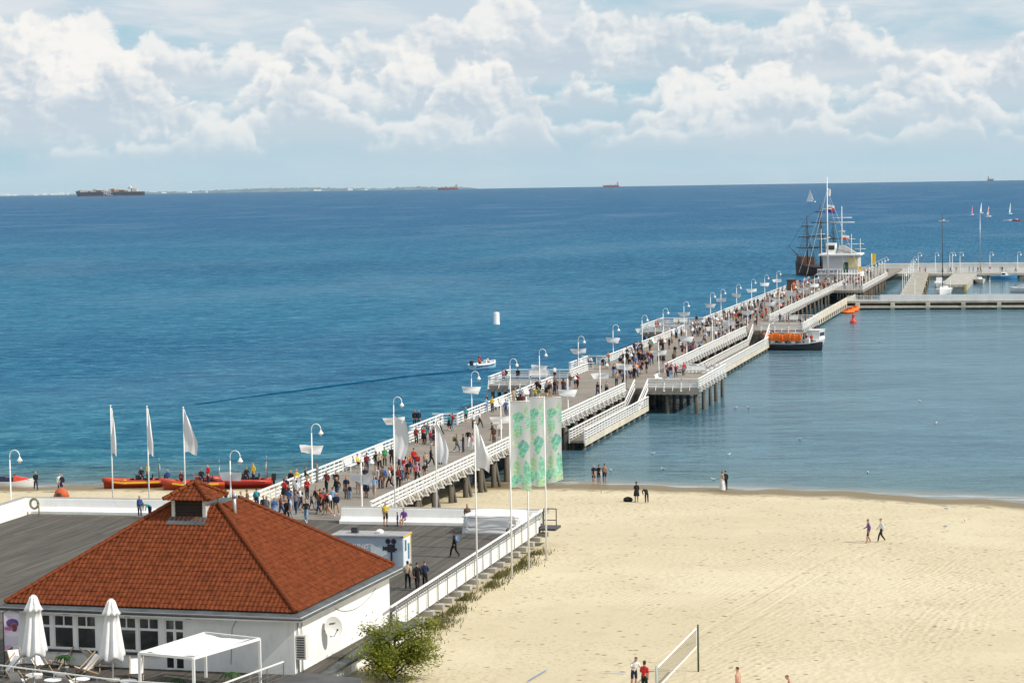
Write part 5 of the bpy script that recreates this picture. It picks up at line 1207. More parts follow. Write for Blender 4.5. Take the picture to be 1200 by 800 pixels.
palm(13.0, 108.0, .25, 'low green potted plant beside the cafe door', 9)
# portrait banner
def portrait_mat():
    m = bpy.data.materials.new('portrait_banner'); m.use_nodes = True; t = NT(m.node_tree); b = m.node_tree.nodes['Principled BSDF']
    uv = m.node_tree.nodes.new('ShaderNodeTexCoord').outputs['UV']; x, y, z = t.sep(uv); nz = t.noise(uv, 6, 3, .6); cc = t.mix(0, (.62, .56, .66, 1), (.6, .6, .6, 1))
    for cx, cy, rx, ry, col in ((.55, .74, .42, .12, (.09, .06, .22)), (.62, .68, .22, .09, (.35, .10, .10)), (.66, .62, .2, .1, (.14, .05, .07)), (.3, .6, .28, .05, (.52, .12, .28)), (.2, .1, .4, .06, (.6, .35, .5)), (.55, .46, .5, .06, (.7, .66, .72))):
        u = t.m('DIVIDE', t.m('SUBTRACT', x, cx), rx); v = t.m('DIVIDE', t.m('SUBTRACT', y, cy), ry); d = t.m('ADD', t.m('ADD', t.m('MULTIPLY', u, u), t.m('MULTIPLY', v, v)), t.m('MULTIPLY', t.m('SUBTRACT', nz, .5), .6))
        cc = t.mix(t.ss(d, 1.1, .8), cc, c4(col))
    t.l.new(cc, b.inputs['Base Color']); b.inputs['Roughness'].default_value = .8; return m
bq = at_y(4, 718, 110.6)
t = thing('beach_flag', 'curved pink and purple advertising banner at the house corner', 'banner', (bq.x, 110.6, 2.96))
o = ob('cloth', uv_grid('cloth', lambda u, v: (u*.85*(1-.25*v*v), .05*math.sin(u*3), -v*1.95 + .45*u*max(0, v-.8)*5), 8, 20, portrait_mat()), t, Vector((bq.x, 110.6, bq.z)) - t.location)
MB().tube([(bq.x-.02, 110.6, 2.96), (bq.x-.02, 110.6, bq.z+.05), (bq.x+.3, 110.6, bq.z+.15), (bq.x+.85, 110.6, bq.z+.08)], .03, 6).build('pole', DARKM, t, True)
# small low annex with dark flat roof in the foreground
t = thing('annex', 'low annex with dark felt flat roof in front of the house corner', 'annex', (20, 105, 1))
m = MB(); m.add([(15.9, 101.0, 3.35), (24.0, 101.0, 3.35), (21.4, 110.9, 3.35), (18.0, 111.8, 3.35), (15.9, 101.0, 3.15), (24.0, 101.0, 3.15), (21.4, 110.9, 3.15), (18.0, 111.8, 3.15)], [(0,1,2,3),(0,4,5,1),(1,5,6,2),(2,6,7,3),(3,7,4,0)]); m.build('roof', GREYROOF, t)
m = MB(); m.add([(17.9, 101.2, 3.14), (23.8, 101.2, 3.14), (21.2, 110.7, 3.14), (18.2, 111.5, 3.14), (17.9, 101.2, 1), (23.8, 101.2, 1), (21.2, 110.7, 1), (18.2, 111.5, 1)], [(0,4,5,1),(1,5,6,2),(2,6,7,3),(3,7,4,0)]); m.build('wall', WALLW, t)

# ------------------------------------------------------------------ tree beside the house, grass along the terrace
def leafy_tree():
    rs = random.Random(21); base = Vector((21.3, 116.6, 1.5))
    t = thing('leafy_tree', 'small leafy green tree growing between house wall and sand', 'tree', tuple(base))
    tr = MB(); tips = []
    tr.tube([base-Vector((0,0,.3)), base+Vector((.1,.1,.8)), base+Vector((.05,.2,1.9)), base+Vector((.2,.3,3.1))], [.16, .13, .09, .04], 8)
    for k in range(38):
        a = rs.uniform(0, 6.28); h = rs.uniform(.3, 2.9); L = rs.uniform(1.1, 2.8)*(1.15 - h*.2); p0 = base + Vector((.08, .15, h)); d = Vector((math.cos(a), math.sin(a), rs.uniform(.15, .8)))
        if k < 5: d = Vector((.8+.2*rs.random(), rs.uniform(-.3, .3), .45)); L = 2.2
        pts = [p0 + d.normalized()*L*u + Vector((rs.uniform(-.1, .1), rs.uniform(-.1, .1), .18*math.sin(u*3)-.1*u*u)) for u in (0, .33, .66, 1)]
        tr.tube(pts, [.05, .035, .022, .01], 5); tips += [pts[1]*.5+pts[2]*.5, pts[2], pts[3], pts[2]*.4+pts[3]*.6]
    tr.build('trunk', PILE, t, True)
    m = MB(); n = Vector
    for c in tips:
        cn = rs.randint(45, 85); rad = rs.uniform(.18, .38)
        for _ in range(cn):
            p = c + Vector((rs.gauss(0, rad), rs.gauss(0, rad), rs.gauss(0, rad*.8))); a = rs.uniform(0, 6.28); e = rs.uniform(-.7, .9); u = Vector((math.cos(a)*math.cos(e), math.sin(a)*math.cos(e), math.sin(e))); s = u.cross(Vector((rs.random()-.5, rs.random()-.5, 1))).normalized(); L = rs.uniform(.1, .19)
            m.add([p, p+u*L*.5+s*L*.33, p+u*L, p+u*L*.5-s*L*.33], [(0, 1, 2, 3)])
    m.build('crown', LEAF, t)
leafy_tree()
def grass():
    rs = random.Random(4); m = MB()
    for _ in range(5200):
        y = rs.uniform(120, 163); x = 18.9 + abs(rs.gauss(0, .55)) + .5*math.sin(y*.7)*.4 + (1.2 if y < 134 else 0)*rs.random()
        if math.sin(y*1.3)+math.sin(y*.37+2) < -.3 and rs.random() < .75: continue
        z = sand_z(x, y)-.05; h = rs.uniform(.12, .42); a = rs.uniform(0, 6.28); d = Vector((math.cos(a), math.sin(a), 0)); s = Vector((-d.y, d.x, 0))*.035; p = Vector((x, y, z))
        m.add([p-s, p+s, p+d*h*.5+Vector((0, 0, h))], [(0, 1, 2)])
    o = m.build('beach_grass', GRASS); tag(o, 'straggling grass growing along the beach edge of the terrace', 'grass', kind='stuff')
grass()

# ------------------------------------------------------------------ volleyball net
nt_ = thing('volleyball_net', 'volleyball net with white tapes strung between two posts', 'net', (36.1, 115.7, 2))
za = sand_z(36.2, 121); zb = sand_z(36.0, 110.5)
MB().tube([(36.3, 121.0, za-.2), (36.3, 121.0, 4.5)], .05, 7).build('post', mk('dark_green_post', (.07, .08, .05), .6), nt_, True)
MB().tube([(35.9, 110.5, zb-.2), (35.9, 110.5, 4.45)], .05, 7).build('post', mk('pale_green_post', (.35, .42, .38), .6), nt_, True)
MB().bar((36.27, 120.6, 4.38), (35.93, 110.8, 4.34), .02, .09).build('top_tape', WHITE, nt_); MB().bar((36.27, 120.6, 3.42), (35.93, 110.8, 3.38), .02, .08).build('bottom_tape', WHITE, nt_)
MB().bar((36.27, 120.6, 3.4), (36.27, 120.6, 4.4), .02, .06).build('end_tape', WHITE, nt_)
m = MB()
for k in range(60): u = k/59; m.bar((36.27-.34*u, 120.6-9.8*u, 3.42), (36.27-.34*u, 120.6-9.8*u, 4.36), .006, .006)
for k in range(9): z = 3.45+k*.1; m.bar((36.27, 120.6, z), (35.93, 110.8, z), .006, .006)
m.build('mesh', mk('net_cord', (.2, .18, .14), .8), nt_)
def tape(px0, px1, label):
    a = at_sand(*px0); b = at_sand(*px1); m = MB()
    d = (b-a); n = 6; s = Vector((-d.y, d.x, 0)).normalized()*.04
    pts = [a + d*(i/n) for i in range(n+1)]; 
    m.loft([[p+s+Vector((0,0,.09+ sand_z(p.x,p.y)-p.z)), p-s+Vector((0,0,.09+ sand_z(p.x,p.y)-p.z))] for p in pts], cap=False, closed=False)
    tag(m.build('court_line', mk('court_tape_blue', (.16, .27, .5), .7)), label, 'court line')
tape((619, 799), (641, 786), 'blue court tape lying on the sand, nearer the tree'); tape((704, 788), (734, 789.5), 'blue court tape lying on the sand, by the volleyball players')

# ------------------------------------------------------------------ people
def person_mesh(name, hipL, kneeL, ankL, hipR, kneeR, ankR, elL, wrL, elR, wrR, lean=0.0, pel=.94, twist=0.0, longhair=False):
    """one continuous body grown from a joint skeleton; faces +y"""
    def up(h): return Vector((0, math.sin(lean)*h, pel + math.cos(lean)*h))
    V = []; E = []; RAD = []; REG = []
    def v(p, rx, ry=None): V.append(Vector(p)); RAD.append((rx, ry or rx)); return len(V)-1
    def e(a, b, reg): E.append((a, b)); REG.append(reg)
    pv = v((0, 0, pel), .155, .115); wa = v(up(.16), .135, .10); ch = v(up(.36), .165, .115); nk0 = v(up(.50), .075, .07); nk = v(up(.555), .052)
    fwd = Vector((0, math.cos(lean), -math.sin(lean)))
    hd0 = v(up(.62)+fwd*.025, .075, .085); hd1 = v(up(.70)+fwd*.03, .082, .098); hd2 = v(up(.775)+fwd*.02, .06, .07)
    for a, b, r in ((pv, wa, 'top'), (wa, ch, 'top'), (ch, nk0, 'top'), (nk0, nk, 'skin'), (nk, hd0, 'head'), (hd0, hd1, 'head'), (hd1, hd2, 'head')): e(a, b, r)
    for s, hip, kn, an in ((-1, hipL, kneeL, ankL), (1, hipR, kneeR, ankR)):
        h = v((s*.095, hip, pel-.09), .098); k = v((s*.10, kn[0], kn[1]), .062); m_ = v((s*.10, kn[0]*.55+an[0]*.45, kn[1]*.55+an[1]*.45), .058); a = v((s*.10, an[0], an[1]), .042); f = v((s*.115, an[0]+.16, max(.035, an[1]-.05)), .038, .034)
        e(pv, h, 'bottom'); e(h, k, 'bottom'); e(k, m_, 'shin'); e(m_, a, 'shin'); e(a, f, 'shoe')
    for s, el, wr in ((-1, elL, wrL), (1, elR, wrR)):
        sh = up(.43) + Vector((s*.165, 0, 0)); a = v(sh, .06); b = v((s*el[0], el[1], el[2]), .046); c = v((s*wr[0], wr[1], wr[2]), .032); d_ = unit(Vector((s*wr[0], wr[1], wr[2])) - V[b])
        h1 = v(V[c] + d_*.07, .038, .022); h2 = v(V[c] + d_*.15, .02, .013); th = v(V[c] + d_*.07 + Vector((-s*.045, .03, 0)), .012)
        e(ch, a, 'top'); e(a, b, 'top'); e(b, c, 'sleeve'); e(c, h1, 'skin'); e(h1, h2, 'skin'); e(h1, th, 'skin')
    me = bpy.data.meshes.new(name); me.from_pydata([tuple(p) for p in V], E, []); o = bpy.data.objects.new(name, me); COL.objects.link(o)
    md = o.modifiers.new('skin', 'SKIN'); md.use_smooth_shade = True; md.branch_smoothing = .6
    o.modifiers.new('sub', 'SUBSURF').levels = 1
    sv = me.skin_vertices[0].data
    for i, r in enumerate(RAD): sv[i].radius = (r[0]*1.14, r[1]*1.16); sv[i].use_root = (i == 0)
    dg = bpy.context.evaluated_depsgraph_get(); out = bpy.data.meshes.new_from_object(o.evaluated_get(dg)); bpy.data.objects.remove(o); out.name = name
    out.materials.clear()
    slots = ['skin', 'hair', 'top', 'bottom', 'shoe', 'sleeve', 'shin']
    for s in slots: out.materials.append(None)
    segs = [(V[a], V[b], REG[i]) for i, (a, b) in enumerate(E)]
    hc = V[hd1]; upv = Vector((0, math.sin(lean), math.cos(lean)))
    for pl in out.polygons:
        c = pl.center; best = 9; reg = 'top'
        for a, b, r in segs:
            d = b-a; t_ = max(0, min(1, (c-a).dot(d)/d.length_squared)); q = (c-a-d*t_).length
            if q < best: best = q; reg = r
        if reg == 'head':
            r = c-hc; hz = r.dot(upv); hy = r.dot(fwd)
            reg = 'hair' if (hz > .045 or hy < (-.01 if hz > -.05 or longhair else -.2)) else 'skin'
        pl.material_index = slots.index(reg); pl.use_smooth = True
    return out
A0 = dict(elL=(.205, -.03, 1.13), wrL=(.185, .05, .89), elR=(.205, -.03, 1.13), wrR=(.185, .05, .89))
POSES = {
 'standing': person_mesh('person', 0, (.01, .5), (0, .08), 0, (.02, .5), (-.02, .08), **A0),
 'standing_b': person_mesh('person', 0, (.03, .5), (.02, .08), 0, (.0, .5), (-.04, .08), (.215, .0, 1.13), (.10, .22, 1.12), (.205, -.03, 1.13), (.185, .03, .89), longhair=True),
 'walking': person_mesh('person', 0, (.2, .52), (.28, .09), 0, (-.02, .5), (-.30, .14), (.205, -.14, 1.15), (.185, -.1, .91), (.205, .08, 1.14), (.175, .24, .97), .04),
 'walking_b': person_mesh('person', 0, (.0, .5), (-.24, .12), 0, (.18, .52), (.22, .08), (.205, .1, 1.14), (.175, .25, .97), (.205, -.12, 1.15), (.19, -.14, .91), .05, longhair=True),
 'walking_c': person_mesh('person', 0, (.12, .51), (.14, .08), 0, (.02, .5), (-.16, .11), (.205, -.08, 1.14), (.19, -.04, .9), (.21, .06, 1.13), (.13, .26, 1.05), .03),
 'photographing': person_mesh('person', 0, (.02, .5), (.0, .08), 0, (.03, .5), (-.02, .08), (.25, .14, 1.22), (.06, .30, 1.46), (.25, .14, 1.22), (.07, .30, 1.46)),
 'sitting': person_mesh('person', .06, (.44, .52), (.42, .09), .06, (.44, .50), (.46, .09), (.24, .06, .74), (.16, .28, .60), (.24, .06, .74), (.16, .28, .60), .05, .54),
 'leaning': person_mesh('person', 0, (.05, .5), (-.05, .08), 0, (.03, .5), (-.12, .08), (.24, .22, 1.12), (.16, .42, 1.12), (.24, .22, 1.12), (.16, .42, 1.12), .42, .92),
 'bending': person_mesh('person', 0, (.06, .5), (0, .08), 0, (.04, .5), (-.03, .08), (.2, .52, .92), (.14, .56, .66), (.2, .52, .92), (.14, .56, .66), 1.25, .90),
}
def cl(n, c): return mk('fabric_'+n, c, .85, .14, 3, spec=.2)
TOPC = {'black': (.018, .018, .02), 'navy': (.025, .035, .08), 'grey': (.20, .20, .21), 'white': (.72, .72, .72), 'red': (.50, .035, .035), 'maroon': (.16, .03, .035), 'orange': (.65, .12, .03), 'yellow': (.70, .52, .06),
        'teal': (.03, .28, .33), 'light blue': (.28, .42, .60), 'blue': (.05, .12, .34), 'pink': (.62, .25, .32), 'purple': (.22, .10, .32), 'olive': (.13, .13, .07), 'beige': (.48, .38, .27), 'green': (.06, .32, .14), 'brown': (.14, .085, .055)}
BOTC = {'black': (.02, .02, .022), 'dark blue': (.03, .05, .11), 'light blue': (.22, .33, .48), 'grey': (.18, .18, .19), 'white': (.66, .66, .66), 'beige': (.42, .34, .25), 'navy': (.025, .03, .06)}
SKIN = [mk('skin_'+str(i), c, .55, .06, 5) for i, c in enumerate(((.52, .30, .21), (.60, .37, .27), (.42, .23, .15)))]
HAIR = [mk('hair_'+n, c, .6, .25, 8) for n, c in (('dark', (.025, .017, .012)), ('brown', (.09, .05, .03)), ('blond', (.38, .26, .13)), ('grey', (.32, .31, .30)))]
SHOE = [mk('shoe_dark', (.02, .02, .022), .6), mk('shoe_white', (.7, .7, .7), .6), mk('shoe_tan', (.25, .16, .09), .6)]
for me in POSES.values():
    for i, mm in enumerate((SKIN[0], HAIR[0], cl('black', TOPC['black']), cl('black', TOPC['black']), SHOE[0], SKIN[0], SKIN[0])): me.materials[i] = mm
BAG = MB(); BAG.loft([[(-.14,-.08,0),(.14,-.08,0),(.14,.08,0),(-.14,.08,0)],[(-.17,-.11,.12),(.17,-.11,.12),(.17,.09,.12),(-.17,.09,.12)],[(-.16,-.09,.36),(.16,-.09,.36),(.16,.08,.36),(-.16,.08,.36)],[(-.1,-.04,.45),(.1,-.04,.45),(.1,.05,.45),(-.1,.05,.45)]]); BAG = BAG.mesh('backpack', cl('navy', TOPC['navy']), True)
def skirt_mesh(z0, r0):
    m = MB(); m.loft([[(math.cos(a)*r*(1+.08*math.sin(a*6)*(k > 0)), math.sin(a)*r*.85*(1+.08*math.sin(a*6)*(k > 0)), z) for a in [2*math.pi*q/18 for q in range(18)]] for k, (z, r) in enumerate(((1.08, .15), (.9, .2), ((z0+.9)/2, (r0+.2)/2), (z0, r0)))], cap=False); return m.mesh('skirt', cl('black', TOPC['black']), True)
SKIRT = skirt_mesh(.52, .26); GOWN = skirt_mesh(.06, .30)
prs = random.Random(99); NPEOPLE = 0
def person(loc, face, top, bot, pose='standing', where='', shorts=False, bare=False, hair=0, bag=None, skirt=None, group=None, scale=1.0, shoe=None, label=None, garment=None, topless=False):
    global NPEOPLE; NPEOPLE += 1
    o = ob('person', POSES[pose], None, loc, face); o.scale = (scale,)*3
    sk = SKIN[prs.choice((0, 0, 1, 2))]; tm = sk if topless else cl(top, TOPC[top]); bm = cl('leg_'+bot, BOTC[bot])
    ms = [sk, HAIR[hair], tm, bm, SHOE[prs.choice((0, 0, 1, 2)) if shoe is None else shoe % 3], sk if bare else tm, sk if (shorts or skirt) else bm]
    if shoe == 9: ms[4] = sk
    for i, mm in enumerate(ms): o.material_slots[i].link = 'OBJECT'; o.material_slots[i].material = mm
    g = garment or ('t-shirt' if bare else 'jacket'); b = {True: 'shorts', False: 'trousers'}[bool(shorts)]
    verb = {'standing': 'standing', 'standing_b': 'arm bent, standing', 'walking': 'striding', 'walking_b': 'long-haired, striding', 'walking_c': 'walking slowly', 'photographing': 'raising both hands', 'sitting': 'sitting', 'leaning': 'leaning forward', 'bending': 'bending down'}[pose]
    hy = lambda c: c.replace(' ', '-')
    lb = label or f"person in {hy(top)} {g} and {hy(bot)} {'skirt' if skirt else b}{', ' + hy(bag) + ' backpack,' if bag else ''} {verb} {where}"
    if len(lb.split()) > 16: lb = lb.replace(verb + ' ', '')
    if len(lb.split()) > 16: lb = ' '.join(lb.split()[:16])
    tag(o, lb, 'person', group)
    if bag:
        q = ob('backpack', BAG, o, (0, -.2, 1.02)); q.material_slots[0].link = 'OBJECT'; q.material_slots[0].material = cl(bag, TOPC[bag])
    if skirt:
        q = ob('skirt', GOWN if skirt == 'gown' else SKIRT, o); q.material_slots[0].link = 'OBJECT'; q.material_slots[0].material = cl('leg_'+bot, BOTC[bot]) if skirt != 'gown' else cl('white', TOPC['white'])
    return o
def pd(px, py, *a, **k):                      # somebody whose feet are seen at this pixel of the deck
    p = at_z(px, py, DZ); face = k.pop('face', prs.choice((0, 180, 170, 10, 190, 200, 90, 270))); k.setdefault('group', 'people on the boardwalk')
    return person((p.x, p.y, DZ), R(face) , *a, **k)
def ps(px, py, *a, **k):
    p = at_sand(px, py); face = k.pop('face', 0); return person(p, R(face)+YAW, *a, **k)
W1 = 'by the pier entrance'
rows = [  # px, py, top, bottom, pose, options
 (265,599,'black','black','standing',{}), (273,600,'brown','grey','standing_b',{'hair':1}), (283,602,'light blue','dark blue','walking',{}), (290,600,'brown','dark blue','standing',{'hair':1}), (301,598,'navy','dark blue','walking_c',{'bag':'teal'}),
 (309,607,'black','black','walking',{}), (313,608,'grey','black','standing',{}), (322,610,'blue','light blue','standing_b',{'skirt':1}), (329,606,'maroon','dark blue','walking',{'hair':1}), (336,612,'black','black','walking_b',{'hair':2}), (341,609,'light blue','light blue','walking_c',{'bare':True}),
 (347,602,'grey','dark blue','walking',{'bag':'grey'}), (352,597,'white','dark blue','walking_c',{}), (359,612,'black','light blue','walking',{'shoe':1,'face':185}), (360,585,'red','black','standing_b',{'hair':1}), (371,598,'black','white','walking_c',{'face':170}), (380,598,'grey','black','standing',{}), (384,603,'black','beige','walking',{'bag':'white','shorts':True}),
 (395,604,'navy','beige','walking_b',{'shorts':True,'hair':2}), (390,597,'light blue','black','standing',{}), (383,576,'maroon','black','walking_c',{'hair':1}), (394,576,'black','black','walking',{'face':185}), (406,583,'black','black','standing_b',{'skirt':1,'hair':2}), (420,578,'black','grey','standing',{'shorts':True}),
 (341,575,'black','light blue','standing',{}), (348,574,'yellow','light blue','standing_b',{'hair':2}), (346,582,'white','dark blue','standing',{}), (372,565,'grey','grey','standing',{'face':90}), (430,554,'maroon','dark blue','walking_c',{}), (441,552,'black','grey','standing_b',{'shorts':True,'hair':1}), (445,552,'beige','black','walking',{}), (451,546,'green','black','standing',{}), (459,545,'black','black','walking',{}),
 (468,557,'navy','dark blue','walking_c',{}), (457,572,'white','black','walking',{'bag':'black'}), (446,572,'brown','dark blue','standing',{}), (467,572,'maroon','black','walking_c',{}), (481,556,'orange','dark blue','walking',{'face':180}), (490,554,'red','dark blue','walking_b',{'hair':1,'face':180}), (485,548,'red','dark blue','walking_c',{}), (499,552,'beige','dark blue','standing_b',{'hair':2}),
 (505,546,'black','black','walking',{}), (516,546,'black','black','standing',{}), (535,530,'olive','grey','walking',{'bag':'olive'}), (543,530,'black','dark blue','standing_b',{'hair':1}), (549,524,'black','white','walking',{}), (554,529,'pink','white','walking_c',{}), (488,521,'maroon','black','standing_b',{'hair':1}), (498,520,'teal','dark blue','standing',{}), (505,519,'red','dark blue','standing',{'scale':.7}), (517,510,'white','black','walking',{}),
 (486,500,'black','black','standing',{}), (491,500,'navy','black','standing',{}), (546,496,'teal','black','walking',{'bare':True,'shorts':True}), (555,503,'white','black','walking_c',{'bare':True}), (562,501,'white','navy','walking',{'bare':True}), (570,484,'light blue','light blue','standing',{}), (577,483,'yellow','dark blue','standing_b',{'hair':1}), (571,480,'black','black','standing',{}), (593,487,'blue','dark blue','walking',{}), (577,516,'black','beige','walking_c',{'shorts':True}), (586,514,'white','beige','walking',{'shorts':True}), (579,520,'brown','black','standing',{}),
]
for px, py, tp, bt, po, kw in rows: pd(px, py, tp, bt, po, where=W1 if py > 540 else 'on the near pier', **kw)
p = at_z(325, 570, DZ); person((-4.7, 183.5, DZ+.48), R(-80), 'black', 'beige', 'sitting', 'on the railing ledge by the pier entrance', hair=0)
person((-4.55, 197.5, DZ+.0), R(-90), 'yellow', 'black', 'sitting', 'on the white bench by the open-sea railing', hair=1)
W2 = 'on the grey terrace'
p = at_z(452, 616, DZ); person((p.x, p.y, DZ), R(200), 'yellow', 'black', 'standing_b', W2, bare=True, shorts=True, hair=1, garment='long shirt')
p = at_z(471, 617, DZ); person((p.x, 164.3, DZ-.02), R(170), 'purple', 'grey', 'sitting', 'on the foot of the white parapet', shorts=True, hair=0)
p = at_z(466, 617, DZ); person((p.x, p.y, DZ), R(120), 'blue', 'dark blue', 'standing', W2, scale=.62)
p = at_z(533, 653, DZ); person((p.x, p.y, DZ), R(75), 'black', 'black', 'walking', W2, bag='light blue', face=0) if False else person((p.x, p.y, DZ), R(75), 'black', 'black', 'walking', W2, bag='light blue')
p = at_z(478, 690, DZ); person((p.x, p.y, DZ), R(10), 'beige', 'black', 'walking_b', W2, bare=True, hair=0)
p = at_z(489, 692, DZ); person((p.x, p.y, DZ), R(5), 'black', 'black', 'walking', W2)
p = at_z(498, 690, DZ); person((p.x, p.y, DZ), R(5), 'navy', 'black', 'walking_c', W2, hair=1)
p = at_z(591, 636, DZ); person((17.9, 157.5, DZ), R(-60), 'white', 'grey', 'leaning', 'at the steel lattice railing', hair=3)
person((13.6, 163.6, DZ), R(200), 'brown', 'beige', 'standing', 'beside the white tarpaulin stack', shorts=True)
p = at_z(174, 602, DZ); person((-11.9, 166.2, DZ), R(180), 'blue', 'navy', 'standing', 'at the long white parapet', scale=.95)
p = at_z(188, 597, DZ); person((-11.0, 166.0, DZ), R(150), 'teal', 'navy', 'bending', 'at the long white parapet', hair=0)
# on the sand
ps(1018, 636, 'purple', 'navy', 'walking_c', 'on the raked sand beside a companion in white', shorts=True, shoe=9, face=95); ps(1033, 635, 'white', 'black', 'walking', 'on the raked sand beside a companion in purple', shoe=9, face=95, garment='blouse', bag=None)
ps(746, 588, 'black', 'black', 'standing_b', 'on the sand by a bending friend', skirt=1, hair=0, face=20); ps(758, 589, 'black', 'black', 'bending', 'on the sand beside a friend in black', hair=0, face=15)
g1 = ps(850.5, 574, 'black', 'black', 'standing', '', face=20, label='person in black suit embracing a partner in white at the water edge', hair=0)
g2 = ps(846.5, 574.5, 'beige', 'white', 'standing_b', '', skirt='gown', face=-60, bare=True, label='person in long white gown embracing a partner in a black suit', hair=1)
for px, py, tp, bt, lab in ((696, 566, 'navy', 'dark blue', 'bather in dark swimwear standing nearest the pier at the water edge'), (702, 566, 'black', 'black', 'bather in black swimwear standing between two others'), (708.5, 565, 'pink', 'navy', 'bather in purple shorts standing farthest from the pier')):
    ps(px, py, tp, bt, 'standing', '', shorts=True, bare=True, topless=(tp == 'pink'), face=prs.choice((-20, 10, 160)), label=lab, shoe=9)
ps(42, 574, 'black', 'navy', 'walking', 'on the strip of sand beside the jet ski', hair=2, face=200); ps(73, 577, 'navy', 'dark blue', 'walking_c', 'on the strip of sand near the orange tent', hair=0, face=150); ps(70, 576.5, 'white', 'dark blue', 'standing_b', 'on the strip of sand near the orange tent', hair=0, face=200)
ps(197, 571, 'blue', 'black', 'standing', 'beside the orange rescue boat', hair=0, face=160); ps(213, 573, 'maroon', 'navy', 'standing_b', 'between two rescue boats', hair=0, face=160)
ps(743, 806, 'white', 'navy', 'leaning', '', shorts=True, bare=True, label='volleyball player in white and navy vest bending beside the net', hair=0, face=200, shoe=9)
ps(755.5, 814, 'red', 'black', 'standing_b', '', shorts=True, bare=True, label='volleyball player in red vest standing beside the net', face=-30, shoe=9, hair=0)
ps(865, 822, 'orange', 'navy', 'standing', '', shorts=True, bare=True, topless=True, label='bare-chested volleyball player standing on the far side of the net', face=60, shoe=9, hair=0)
ps(930, 830, 'beige', 'navy', 'leaning', '', shorts=True, bare=True, topless=True, label='bare-chested volleyball player crouching farthest from the net', face=90, shoe=9, hair=1)
# crew
for off, tp, lab in (((-.6, .3), 'red', 'crew member in red jacket steering the speeding motor dinghy'), ((.5, -.3), 'white', 'passenger in white sitting in the speeding motor dinghy'), ((-1.3, -.2), 'orange', 'passenger in orange life vest at the stern of the speeding dinghy')):
    r = Matrix.Rotation(R(62), 3, 'Z') @ Vector((off[0], off[1], 0)); person((dloc.x+r.x, dloc.y+r.y, .45), R(62-90), tp, 'black', 'sitting' if tp != 'red' else 'standing', '', label=lab)
for k in range(7):
    q = tb.location + rot @ Vector((-L*.36 + k*1.15, (-.5, .5)[k % 2], .95)); tp = ('grey', 'purple', 'navy', 'pink', 'white', 'maroon', 'red')[k]
    person(q, R(prs.uniform(0, 360)), tp, 'black', 'sitting' if k < 5 else 'standing', 'in the tour boat')
for (px, py, k, lab) in ((158, 571, 0, 'orange and yellow rescue boat'), (228, 573, 1, 'orange rescue boat behind the roof lantern'), (281, 571, 2, 'dark red rescue boat')):
    q = at_sand(px, py)
    for j, (dx, dy, tp) in enumerate(((1.5, -.5, 'yellow' if k != 1 else 'red'), (.7, -.1, 'black'))):
        person((q.x+dx, q.y+dy, q.z+.62), R(150+60*j), tp, 'navy', 'sitting' if j else 'standing', '', label=f'crew member in {tp} {"sitting" if j else "standing"} in the {lab}')
# the crowd farther out along the pier
tops = list(TOPC); wts = [20, 15, 7, 7, 4, 5, 2, 1, 2, 3, 5, 3, 2, 4, 4, 1, 5]; bots = list(BOTC); bw = [12, 10, 5, 4, 2, 3, 7]
def crowd(n, y0, y1, x0, x1, where, z=DZ, cl_=None):
    k = 0; cx, cy = 0, 0
    while k < n:
        if k % 3 == 0: cx, cy = prs.uniform(x0, x1), prs.uniform(y0, y1)
        x = min(x1, max(x0, cx + prs.uniform(-.9, .9))); y = cy + prs.uniform(-1.0, 1.0)
        sh = prs.random() < .3; sk_ = None if sh or prs.random() > .12 else 1
        person((x, y, z), R(prs.choice((0, 180)) + prs.uniform(-35, 35)), prs.choices(tops, wts)[0], prs.choices(bots, bw)[0], prs.choices(['walking', 'walking_b', 'walking_c', 'standing', 'standing_b', 'photographing'], [4, 4, 4, 3, 3, 1])[0], where, shorts=sh, bare=prs.random() < .4, hair=prs.choices((0, 1, 2, 3), (5, 4, 2, 1))[0], bag=prs.choice(('black', 'navy', 'red', 'grey')) if prs.random() < .15 and not sk_ else None, skirt=sk_, group='people on the boardwalk', scale=prs.choices((1.04, .97, .7), (5, 4, 1))[0]); k += 1
crowd(15, 169, 182, -4.2, 3.0, 'by the pier entrance')
crowd(24, 177, 224, -4.4, 4.0, 'by the pier entrance')
crowd(42, 226, 280, -4.4, 4.2, 'on the near pier')
crowd(84, 286, 338, -4.4, 4.2, 'halfway along the pier')
crowd(5, 305, 313, -7, -5, 'on an open-sea balcony')
crowd(5, 282, 291, -12, -6, 'on the small open-sea platform')
crowd(7, 282, 299, 6.5, 12, 'beside the lower landing')
crowd(20, 338, 356, -4.4, 4.2, 'halfway along the pier')
